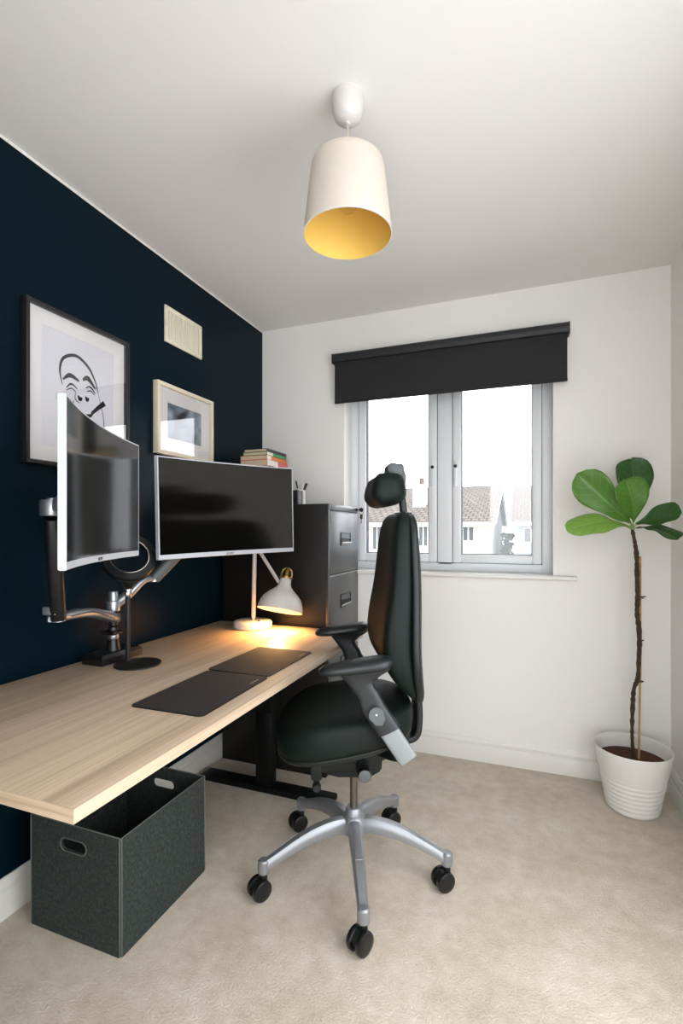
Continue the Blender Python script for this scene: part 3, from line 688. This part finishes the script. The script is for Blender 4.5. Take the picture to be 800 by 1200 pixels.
felt_panel('side_panel', (fx1,fy0), (fx1,fy1), False, (1,0))
felt_panel('side_panel', (fx0,fy1), (fx0,fy0), False, (-1,0), .0)
b = NB(); box(b, fx0, fx1, fy0, fy1, 0.001, .008); obj('bottom', b, 'felt', fb, smooth=0)
b = NB()
for cx, cy, sx, sy in ((fx0,fy0,-1,-1),(fx1,fy0,1,-1),(fx0,fy1,-1,1),(fx1,fy1,1,1)):
    box(b, cx+sx*.0045, cx+sx*.0075, cy+sy*.001, cy+sy*.0035, .002, fh+.001, .001); box(b, cx+sx*.001, cx+sx*.0035, cy+sy*.0045, cy+sy*.0075, .002, fh+.001, .001)
for yy in (fy0-T+.003, fy1+T-.003): box(b, fx0-T, fx1+T, yy-.002, yy+.002, fh-.001, fh+.0015, .0008)
for xx in (fx0-T+.003, fx1+T-.003): box(b, xx-.002, xx+.002, fy0-T, fy1+T, fh-.001, fh+.0015, .0008)
obj('edge_binding', b, 'felt_edge', fb)

# ------------------------------------------------------------------ office chair  (local: +x forward, +y towards the camera)
CHX, CHY, CHR = .942, 1.611, R_(204.9)
ch = thing('office_chair', 'black high back office chair with headrest at the desk', 'chair', (CHX, CHY, 0), CHR)
K = dict(local=True)
# base
b = NB(); lathe(b, [(.02,.135),(.04,.14),(.046,.15),(.046,.175),(.040,.195),(.030,.203),(.027,.222),(.0245,.226),(.0165,.226)], (0,0,0), 40); obj('base_hub', b, 'alu', ch, **K)
for k in range(5):
    a = R_(6.3+72*k)-CHR; dv = V((cos(a), sin(a), 0))
    prof = [(.03,.170,.023,.024),(.07,.176,.0225,.023),(.13,.170,.022,.021),(.19,.154,.020,.018),(.25,.130,.018,.015),(.29,.112,.0165,.014),(.31,.104,.017,.0145)]
    q = smoothpts([tuple(p) for p in [(r, z, w) for r, z, w, h in prof]], 4)
    hs = smoothpts([(h,0,0) for r, z, w, h in prof], 4)
    pts = [dv*x.x+V((0,0,x.y)) for x in q]
    b = NB(); rings = []
    for (p, t, u, s), x, hh in zip(frames(pts), q, hs):
        w, h = x.z, hh.x
        sec = [(-w,-h),(-w*1.0,-h*.2),(-w*.86,h*.55),(-w*.55,h*.95),(0,h*1.02),(w*.55,h*.95),(w*.86,h*.55),(w,-h*.2),(w,-h),(0,-h*.8)]
        rings.append([p+s*c+u*d_ for c, d_ in sec])
    loft(b, rings); lathe(b, [(.013,-.024),(.0185,-.022),(.019,-.002),(.0185,.014),(.014,.019),(.004,.02)], dv*.318+V((0,0,.100)), 24); lg = obj('leg', b, 'alu', ch, smooth=35, **K)
    b = NB(); 
    i0, i1 = int(len(pts)*.5), len(pts)-1
    fr_ = frames(pts); 
    for sd_ in (-1, 1):
        tube(b, [fr_[i][0]+fr_[i][3]*sd_*q[i].z*.6+fr_[i][2]*hs[i].x*.93 for i in range(i0, i1)], .0011, 6)
    tube(b, [fr_[i0][0]+fr_[i0][3]*g*q[i0].z*.62+fr_[i0][2]*hs[i0].x*(.93 if g else 1.0) for g in (-1,0,1)], .0011, 6)
    obj('leg_inlay', b, 'alu', lg, **K)
    # caster
    st = dv*.318; axw = V((cos(R_(-47+6*k)), sin(R_(-47+6*k)), 0)); axl = Matrix.Rotation(-CHR, 3, 'Z') @ axw
    tr = V((-axl.y, axl.x, 0))*-.016
    wc = st+tr+V((0,0,.0325))
    b = NB(); tube(b, [st+V((0,0,.05)), st+V((0,0,.082))], .012, 14)
    for half in [0]:
        rings = []
        for dd in (-.009, .009):
            rings.append([wc+axl*dd+(V((0,0,1))*sin(t)-tr.normalized()*cos(t))*(.029 if t < pi else .02) for t in [2*pi*j/20 for j in range(20)]])
        loft(b, rings)
    cs = obj('caster', b, 'chair_plastic', ch, **K)
    for s in (-1, 1):
        b = NB(); lathe(b, [(.026,0),(.0305,.001),(.0325,.004),(.0325,.013),(.031,.017),(.027,.019),(.012,.0195),(.0,.0195)], wc+axl*s*.008, 32, axis=axl*s); obj('wheel', b, 'black_satin', cs, **K)
# column and mechanism
b = NB(); tube(b, [(0,0,.2),(0,0,.385)], .0135, 24); obj('gas_lift', b, 'lift', ch, **K)
b = NB(); loft(b, [[(x, y, z) for x, y in pl] for z, pl in ((.352, [(.06,-.05),(.06,.05),(-.05,.06),(-.05,-.06)]),(.385,[(.12,-.08),(.12,.08),(-.085,.085),(-.085,-.085)]),(.462,[(.15,-.09),(.15,.09),(-.09,.09),(-.09,-.09)]),(.50,[(.15,-.09),(.15,.09),(-.09,.09),(-.09,-.09)]))])
bmesh.ops.bevel(b, geom=b.edges[:], offset=.006, segments=2, affect='EDGES'); obj('tilt_mechanism', b, 'chair_plastic', ch, **K)
b = NB(); lathe(b, [(.021,0),(.0225,.004),(.0225,.064),(.0205,.068)], (-.02,.085,.405), 28, axis=(0,1,0)); kb = obj('tension_knob', b, 'black_satin', ch, **K)
b = NB(); lathe(b, [(.0195,0),(.0195,.002),(.0165,.003),(.0,.0035)], (-.02,.152,.405), 28, axis=(0,1,0)); obj('knob_cap', b, 'grey_plastic', kb, **K)
b = NB(); box(b, .115, .15, .085, .112, .375, .465, .006); lathe(b, [(.0135,0),(.0135,.018),(.011,.022)], (.132,.112,.362), 22, axis=(0,1,0)); box(b, .122, .142, .09, .11, .35, .38, .004); obj('height_lever', b, 'chair_plastic', ch, **K)
b = NB()
for s in (-1, 1):
    loft(b, [[(x, s*y_, z) for x, z in ((-.085,.50),(-.175,.525),(-.172,.47),(-.15,.437),(-.125,.43),(-.105,.445),(-.085,.43))] for y_ in (.085,.105)])
    lathe(b, [(.011,0),(.011,.006),(.008,.008)], (-.135,s*.104,.449), 18, axis=(0,s,0))
obj('rear_bracket', b, 'chair_plastic', ch, **K)
# seat
SX, SW = .035, .232
def seat_ring(s, z, tilt=-.135, e=.72, crown=0):
    r = []
    for k in range(48):
        t = 2*pi*k/48; cx, sy = cos(t), sin(t)
        x = SX+.232*s*se(cx, e); w = SW*(1-.10*max(0,-cx)**1.5)
        y = w*s*se(sy, e)
        fall = -.03*max(0, (x-.13)/.13)**2*crown
        r.append((x, y, .521+z+tilt*x*.9+fall+crown*.012*(abs(y)/SW)**2))
    return r
b = NB(); loft(b, [seat_ring(.92,-.018,-.185),seat_ring(.98,-.010,-.185),seat_ring(1.0,.008,-.175),seat_ring(1.0,.038,-.155,crown=.3),seat_ring(.985,.058,-.14,crown=.7),seat_ring(.95,.071,crown=1),seat_ring(.86,.079,crown=1),seat_ring(.65,.0815,crown=1),seat_ring(.35,.081,crown=1),seat_ring(.08,.0805,crown=1)]); obj('seat', b, 'chair_fabric', ch, smooth=60, **K)
b = NB(); loft(b, [seat_ring(.86,-.032,-.185),seat_ring(.96,-.028,-.185),seat_ring(.985,-.019,-.185),seat_ring(.98,-.012,-.185)]); obj('seat_pan', b, 'chair_plastic', ch, smooth=50, **K)
# backrest
BR = [(.628,-.186,-.213,.115),(.66,-.158,-.213,.15),(.70,-.122,-.208,.182),(.76,-.086,-.203,.205),(.82,-.074,-.2,.212),(.90,-.082,-.2,.212),(1.0,-.100,-.2,.204),(1.1,-.110,-.197,.192),(1.17,-.117,-.194,.180),(1.215,-.124,-.192,.164),(1.238,-.136,-.188,.145),(1.248,-.150,-.182,.118)]
def back_ring(z, xf, xb, w, wing, n=44, e=.55):
    r = []
    for k in range(n):
        t = 2*pi*k/n; y = w*se(sin(t), e); m = (xf+xb)/2; h = (xf-xb)/2
        r.append((m+h*se(cos(t), e)+wing*(y/.21)**2, y, z))
    return r
q = smoothpts([V((a[0],a[1],a[2])).to_4d() for a in BR], 3); ww = smoothpts([(a[3],0,0) for a in BR], 3)
q = smoothpts([(a[0],a[1],a[2]) for a in BR], 3)
b = NB(); loft(b, [back_ring(p.x, p.y, p.z, w.x, .022) for p, w in zip(q, ww)]); obj('backrest', b, 'chair_fabric', ch, smooth=60, **K)
b = NB(); loft(b, [back_ring(p.x-.006, p.z+.022, p.z-.018+.004*max(0,(p.x-1.1)/.15), w.x*1.005+.001, .024, e=.5) for p, w in zip(q, ww)]); obj('back_shell', b, 'chair_plastic', ch, smooth=60, **K)
b = NB(); pth = smoothpts([(-.212,0,.67),(-.222,0,.60),(-.224,0,.53),(-.214,0,.478),(-.17,0,.462),(-.06,0,.460)], 5); sweep_rr(b, pth, [.042]*len(pth), [.014]*len(pth), up=(0,0,1) if False else (1,0,.2), n=18, e=.5); obj('back_bar', b, 'chair_plastic', ch, smooth=50, **K)
# headrest
hp = [(-.056,1.318),(-.058,1.298),(-.072,1.278),(-.09,1.268),(-.124,1.272),(-.152,1.28),(-.173,1.298),(-.178,1.318),(-.174,1.352),(-.166,1.372),(-.138,1.382),(-.086,1.381),(-.066,1.358)]
cxh, czh = -.118, 1.326
hq = smoothpts([(x,z,0) for x, z in hp+[hp[0]]], 3)[:-1]
b = NB(); rings = []
for y, s in ((-.128,.25),(-.126,.5),(-.118,.74),(-.1,.92),(-.06,1),(0,1.0),(.06,1),(.1,.92),(.118,.74),(.126,.5),(.128,.25)):
    rings.append([(cxh+(p.x-cxh)*s+.035*(y/.128)**2*.6, y, czh+(p.y-czh)*s) for p in hq])
loft(b, rings); obj('headrest', b, 'chair_fabric', ch, smooth=60, **K)
b = NB(); sweep_rr(b, smoothpts([(-.178,0,1.19),(-.176,0,1.25),(-.170,0,1.30),(-.162,0,1.34)],3), [.013]*10, [.0125]*10, up=(1,0,0), n=14, e=.6); obj('headrest_post', b, 'chair_plastic', ch, **K)
b = NB(); sweep_rr(b, smoothpts([(-.165,0,1.33),(-.172,0,1.37),(-.162,0,1.40),(-.14,0,1.405)],3), [.022]*10, [.012]*10, up=(1,0,0), n=14, e=.7)
lathe(b, [(.012,-.04),(.021,-.036),(.0235,-.024),(.0235,.024),(.021,.036),(.012,.04)], (-.134,0,1.400), 24, axis=(0,1,0)); box(b, -.174, -.130, -.030, .030, 1.374, 1.421, .012, seg=3); obj('headrest_knob', b, 'grey_plastic', ch, **K)
b = NB(); lathe(b, [(.03,0),(.03,.006),(.022,.009)], (-.176,0,1.244), 24); obj('post_collar', b, 'chair_plastic', ch, **K)
# armrests
for s in (1, -1):
    Yc = .268*s
    st = [(.130,.776,.008,.004),(.124,.776,.018,.009),(.112,.778,.027,.0135),(.08,.781,.035,.017),(.03,.787,.041,.020),(-.02,.793,.043,.021),(-.055,.797,.040,.021),(-.076,.800,.030,.017),(-.086,.802,.014,.009)]
    q = smoothpts([(x,Yc,z) for x,z,w,h in st],3); wh = smoothpts([(w,h,0) for x,z,w,h in st],3)
    b = NB(); loft(b, [[(p.x, p.y+x.x*se(cos(t),.85), p.z+x.y*se(sin(t),.85)) for t in [2*pi*j/24 for j in range(24)]] for p, x in zip(q, wh)]); ar = obj('armrest', b, 'pad', ch, smooth=60, **K)
    # post: flared top, leaning back and down
    sec = [(.785,-.002,.084,.03),(.772,.002,.072,.027),(.758,.006,.055,.023),(.735,.004,.037,.0205),(.705,-.015,.033,.019),(.675,-.026,.033,.018),(.64,-.049,.0325,.018),(.596,-.078,.0325,.018)]
    sq = smoothpts([(z,x,l) for z,x,l,w in sec],3); sw_ = smoothpts([(w,0,0) for z,x,l,w in sec],3)
    b = NB(); rings = []; nq = len(sq)
    for i, (p, w) in enumerate(zip(sq, sw_)):
        sh = min(1, max(0, (.78-p.x)/.1))          # sections turn square to the leaning post
        tl = .62*sh
        rings.append([(p.y+p.z*se(cos(t),.6)*cos(tl*.0), Yc+w.x*se(sin(t),.6), p.x-p.z*se(cos(t),.6)*sin(-tl)*-.75*sh) for t in [2*pi*j/24 for j in range(24)]])
    loft(b, rings); obj('arm_post', b, 'pad', ar, smooth=50, **K)
    b = NB(); sweep_rr(b, [(-.05,Yc,.638),(-.079,Yc,.594),(-.135,Yc,.510)], [.0145]*3, [.029]*3, up=(.8,0,-.55), n=20, e=.45); at = obj('arm_tube', b, 'arm_alu', ar, smooth=50, label='silver arm tube', **K)
    b = NB(); sweep_rr(b, smoothpts([(-.128,Yc-.010*s,.522),(-.128,Yc-.05*s,.49),(-.10,Yc-.12*s,.468),(-.05,Yc-.2*s,.462)],4), [.02]*13, [.009]*13, up=(0,0,1), n=16, e=.5); obj('arm_bracket', b, 'chair_plastic', ar, **K)
    b = NB(); prism(b, [(.022*cos(t), .022*sin(t)) for t in [R_(-60+240*j/16) for j in range(17)]]+[(-.026,-.010),(-.018,-.03),(.002,-.03)], 0, .014, mtx=Matrix.Translation((-.036,Yc+.0185*s,.655)) @ Matrix.Rotation(R_(90 if s < 0 else 90),4,'X') @ Matrix.Translation((0,0,-.014 if s > 0 else 0)))
    bmesh.ops.bevel(b, geom=[e for e in b.edges if len(e.link_faces) == 2 and e.calc_face_angle(0) > 1], offset=.002, segments=2, affect='EDGES'); ak = obj('adjusting_knob', b, 'grey_plastic', ar, smooth=30, **K)
    b = NB(); lathe(b, [(.003,0),(.003,.0012),(.0,.0016)], (-.036,Yc+s*.0322,.655), 12, axis=(0,s,0)); obj('knob_screw', b, 'chrome', ar, **K)

# ------------------------------------------------------------------ plant
PXp, PYp = 1.930, 2.402
pl = thing('potted_plant', 'tall fiddle leaf fig in a ribbed white pot in the corner', 'plant', (PXp, PYp, 0))
b = NB(); hgt = .262
prof = [(.094,0.0),(.099,.004)]
for k in range(40):
    h = .008+.15*k/39; prof.append((.099+.036*h/.2+(.0016*sin(2*pi*k/5.0) if h < .145 else 0), h))
prof += [(.1405,.205),(.1455,.245),(.148,.257),(.149,.261),(.1475,.264),(.1455,.262),(.143,.252),(.136,.19),(.132,.17)]
lathe(b, prof, (PXp,PYp,.0005), 72); obj('pot', b, 'pot', pl, smooth=70)
b = NB(); lathe(b, [(.1,.19),(.134,.203),(.131,.207),(.09,.209),(.05,.211),(.012,.2125)], (PXp,PYp,0), 56); obj('soil', b, 'soil', pl, smooth=60)
tp = [(1.934,2.4,.205),(1.929,2.398,.29),(1.929,2.4,.36),(1.931,2.4,.44),(1.936,2.402,.51),(1.950,2.402,.555),(1.953,2.4,.62),(1.956,2.4,.70),(1.954,2.4,.77),(1.947,2.4,.84),(1.949,2.398,.90),(1.9475,2.4,1.0),(1.9455,2.4,1.08),(1.940,2.4,1.13),(1.930,2.396,1.185),(1.927,2.394,1.215)]
q = smoothpts(tp, 6); b = NB(); rnd = random.Random(7)
tube(b, q, [.86*(.0085+.0025*sin(pi*i/len(q)))*(1+.22*rnd.uniform(-1,1)) for i in range(len(q))], 10, up=(0,1,0))
for x, z, dx in ((1.957,.905,.022),(1.954,.545,.016),(1.935,.50,-.010),(1.961,.72,.010),(1.950,.80,-.010)):
    tube(b, [(x-.006,2.396,z),(x+dx*.5,2.392,z+.002),(x+dx,2.39,z+.004)], [.004,.003,.002], 8, up=(0,1,0))
obj('trunk', b, 'bark', pl)
b = NB(); tube(b, [(1.955,2.407,.2),(1.961,2.410,.6),(1.9605,2.410,1.078)], .0048, 10, up=(0,1,0)); obj('cane', b, 'cane', pl)
b = NB()
for z, x in ((.90,1.951),(.545,1.949)): tube(b, [(x+.006+.017*cos(t), 2.404+.018*sin(t), z) for t in [2*pi*j/14 for j in range(15)]], .0012, 6)
obj('plant_tie', b, 'black_plastic', pl)
WT = [(0,.03),(.06,.10),(.15,.3),(.25,.46),(.35,.58),(.45,.70),(.55,.84),(.65,.96),(.74,1.0),(.83,.97),(.9,.84),(.96,.58),(.99,.28),(1,.06)]
def wt(u):
    for (a, x), (c, y) in zip(WT, WT[1:]):
        if a <= u <= c: return x+(y-x)*(u-a)/(c-a)
    return .06
def leaf(base, ctrl, tip, hw, nrm, cup, m, wave=.006, seed=0, notch=0):
    base, ctrl, tip, nrm = V(base), V(ctrl), V(tip), V(nrm).normalized()
    b = NB(); uvl = b.loops.layers.uv.new('UVMap'); nu, nv = 30, 12; rnd = random.Random(seed); ph = rnd.uniform(0,6)
    gr = []; uvs = {}
    for i in range(nu+1):
        u = i/nu; p = base*(1-u)**2+ctrl*2*u*(1-u)+tip*u*u; t = ((ctrl-base)*(1-u)+(tip-ctrl)*u).normalized()
        n = (nrm-t*nrm.dot(t)).normalized(); s = t.cross(n); row = []
        for j in range(-nv//2, nv//2+1):
            v = j/(nv/2); w = hw*wt(u)*(1+.05*sin(9*u+ph+(1 if v > 0 else 2.2)))
            q_ = p+s*w*v+n*(cup*hw*wt(u)*(abs(v)**1.5)+wave*sin(11*u+ph+1.5*v)*abs(v)**2-.0035*(1-abs(v))*(1 if abs(v) < .2 else 0))
            if notch and u > .9: q_ -= t*notch*(1-abs(v))*(u-.9)/.1
            vv = b.verts.new(q_); uvs[vv] = (u, v); row.append(vv)
        gr.append(row)
    for a, c in zip(gr, gr[1:]):
        for j in range(nv):
            f = b.faces.new((a[j], a[j+1], c[j+1], c[j]))
            for l in f.loops: l[uvl].uv = uvs[l.vert]
    me_o = obj('leaf', b, m, pl, smooth=0)
    for pgn in me_o.data.polygons: pgn.use_smooth = True
    sm = me_o.modifiers.new('thick', 'SOLIDIFY'); sm.thickness = .0012
    b = NB(); tube(b, [V((1.928,2.395,1.19)), (V((1.928,2.395,1.19))+base)/2+V((0,0,.002)), base+(ctrl-base)*.05], [.0028,.0025,.002], 8, up=(0,1,0)); obj('petiole', b, 'leaf_pale', me_o)
leaf((1.918,2.378,1.200),(1.82,2.30,1.26),(1.662,2.235,1.190), .062, (.1,-.75,.75), -.15, 'leaf_pale', .008, 1)
leaf((1.920,2.378,1.218),(1.83,2.33,1.30),(1.708,2.320,1.432), .072, (-.45,-.85,.30), .20, 'leaf', .007, 2)
leaf((1.928,2.368,1.225),(1.925,2.31,1.31),(1.885,2.290,1.402), .070, (.05,-.93,.35), .18, 'leaf', .006, 3, .006)
leaf((1.934,2.408,1.225),(1.955,2.44,1.39),(1.935,2.47,1.508), .076, (.1,-.95,.10), .12, 'leaf_dark', .006, 4, .006)
leaf((1.940,2.378,1.215),(1.995,2.33,1.245),(2.080,2.290,1.262), .056, (-.25,-.75,.60), .25, 'leaf_dark', .007, 5)
leaf((1.940,2.372,1.200),(2.00,2.30,1.215),(2.055,2.235,1.155), .050, (.0,-.28,.96), .1, 'leaf_dark', .005, 6)

# ------------------------------------------------------------------ the street outside
GZ = -2.75
b = NB(); box(b, -60, 60, D+.6, 120, GZ-.2, GZ); struct('ground_outside', b, 'grass', smooth=0)
def house(label, x0, x1, y0, y1, eave, ridge, wallm, wins, gable, chim=None):
    h = thing('house', label, 'house', ((x0+x1)/2, (y0+y1)/2, GZ), group='houses across the street')
    ym = (y0+y1)/2; b = NB()
    loft(b, [[(x,y0,GZ),(x,y0,eave),(x,ym,ridge-.12),(x,y1,eave),(x,y1,GZ)] for x in (x0, x1)]); wl = obj('wall', b, wallm, h, smooth=0)
    for s, ya in ((-1,y0),(1,y1)):
        # roof slope as a slab laid in its own plane so the tile courses follow it
        sl = math.hypot(ym-ya, ridge-eave); ang = math.atan2(ridge-eave, abs(ym-ya))
        o_ = .35
        b = NB(); up = V((0, (ym-ya)/sl*1, (ridge-eave)/sl)); nv = V((0, -(ridge-eave)/sl*(1 if ym > ya else -1), abs(ym-ya)/sl))
        A = V((x0-.3, ya, eave))-up*o_; Bx = V((x1+.3, ya, eave))-up*o_; E2 = V((x1+.3, ym, ridge)); F2 = V((x0-.3, ym, ridge))
        loft(b, [[A, Bx, E2, F2], [p+nv*.12 for p in (A, Bx, E2, F2)]]); obj('roof_slope', b, 'tiles', h, smooth=0)
    b = NB(); box(b, x0-.3, x1+.3, y0-.42, y0-.30, eave-.22, eave-.02); obj('gutter', b, 'ext_white', h, smooth=0)
    if gable:
        b = NB()
        for ya in (y0, y1): tube(b, [(x1+.32, ya, eave-.1),(x1+.32, ym, ridge-.05)], .06, 6, up=(1,0,0))
        obj('bargeboard', b, 'ext_white', h)
    for wx0, wx1, wz0, wz1, mull in wins:
        b = NB(); box(b, wx0, wx1, y0-.05, y0+.02, wz0, wz1); fr_ = obj('window', b, 'ext_white', h, smooth=0)
        b = NB(); m_ = wx0+(wx1-wx0)*mull
        for p0, p1 in ((wx0+.05, m_-.03), (m_+.03, wx1-.05)): box(b, p0, p1, y0-.06, y0-.045, wz0+.05, wz1-.05)
        obj('pane', b, 'ext_window', fr_, smooth=0)
    if chim:
        cx, cy, cz = chim; b = NB(); box(b, cx-.33, cx+.33, cy-.3, cy+.3, eave, cz); box(b, cx-.38, cx+.38, cy-.35, cy+.35, cz, cz+.12); c_ = obj('chimney', b, 'render_white', h, smooth=0)
        b = NB(); lathe(b, [(.14,0),(.11,.3),(.13,.34)], (cx+.1,cy,cz+.12), 14); obj('chimney_pot', b, 'tiles', c_)
    return h
house('long white terraced house with tiled roof and chimney seen through both panes', -26, -.14, 22.9, 37.5, 1.60, 3.75, 'render_white',
      [(-1.25,-.70,.70,1.40,.5),(-3.28,-2.80,.45,1.45,.5),(-5.55,-5.05,.25,1.42,.5),(-8.3,-7.4,.3,1.4,.5),(-3.35,-2.7,-2,-.4,.5)], True, (-3.75,25.6,3.5))
house('pale blue house with tiled roof at the right of the right pane', 1.04, 14, 25.5, 39, 1.65, 3.85, 'render_blue', [(1.35,2.1,.6,1.35,.5),(3.5,4.4,.4,1.3,.5)], False)
b = NB(); rnd = random.Random(5)
for k in range(260):
    a = rnd.uniform(0, 2*pi); r = .42*math.sqrt(rnd.random()); z = GZ+.3+3.5*rnd.random()
    c = V((.45+r*cos(a)*.8, 30+r*sin(a), z)); d1 = V((rnd.uniform(-1,1),rnd.uniform(-1,1),rnd.uniform(-.3,1))).normalized()*.3; d2 = d1.cross(V((rnd.uniform(-1,1),rnd.uniform(-1,1),rnd.uniform(-1,1)))).normalized()*.1
    b.faces.new([b.verts.new(p) for p in (c-d1, c+d2, c+d1, c-d2)])
br = thing('garden_shrub', 'tall green and straw shrub between the two houses outside', 'shrub', (.45,30,GZ))
obj('foliage', b, 'bush', br, smooth=0)
b = NB(); tube(b, [(.45,30,GZ),(.47,30,GZ+2.6)], [.09,.04], 8, up=(0,1,0)); obj('stem', b, 'bark', br)

# ------------------------------------------------------------------ light
w = bpy.data.worlds.new('overcast_sky'); sc.world = w; w.use_nodes = True; t = w.node_tree
bg = t.nodes['Background']; bg.inputs[0].default_value = lin((246,249,255))
tc = nd(t, 'ShaderNodeTexCoord'); sx = nd(t, 'ShaderNodeSeparateXYZ'); t.links.new(tc.outputs['Generated'], sx.inputs[0])
mr = nd(t, 'ShaderNodeMapRange', interpolation_type='SMOOTHSTEP'); t.links.new(sx.outputs[2], mr.inputs[0])
for k_, v_ in zip((1,2,3,4), (-.35,.05,4.3,4.8)): mr.inputs[k_].default_value = v_      # glow added below the horizon to light the ceiling, even cloud above
t.links.new(mr.outputs[0], bg.inputs[1])
L = bpy.data.lights.new('desk_lamp_light', 'SPOT'); L.energy = 22; L.color = (1,.52,.17); L.shadow_soft_size = .03; L.spot_size = R_(150); L.spot_blend = .8
lo = bpy.data.objects.new('desk_lamp_light', L); C.objects.link(lo); lo.location = oc+ax*.034; lo.rotation_euler = (-ax).to_track_quat('-Z','Y').to_euler()

# ------------------------------------------------------------------ camera (upright shift lens)
cd = bpy.data.cameras.new('camera'); cam = bpy.data.objects.new('camera', cd); C.objects.link(cam)
cam.location = (1.506, 0, 1.187); cam.rotation_euler = (pi/2, 0, R_(20.733))
cd.sensor_fit = 'HORIZONTAL'; cd.sensor_width = 24; cd.lens = 572.8/800*24
cd.shift_y = 22.06/800
cd.clip_start = .05; cd.clip_end = 500
sc.camera = cam
sc.view_settings.view_transform = 'Standard'; sc.view_settings.look = 'None'; sc.view_settings.gamma = 1
sc.view_settings.exposure = .13; sc.view_settings.use_curve_mapping = False
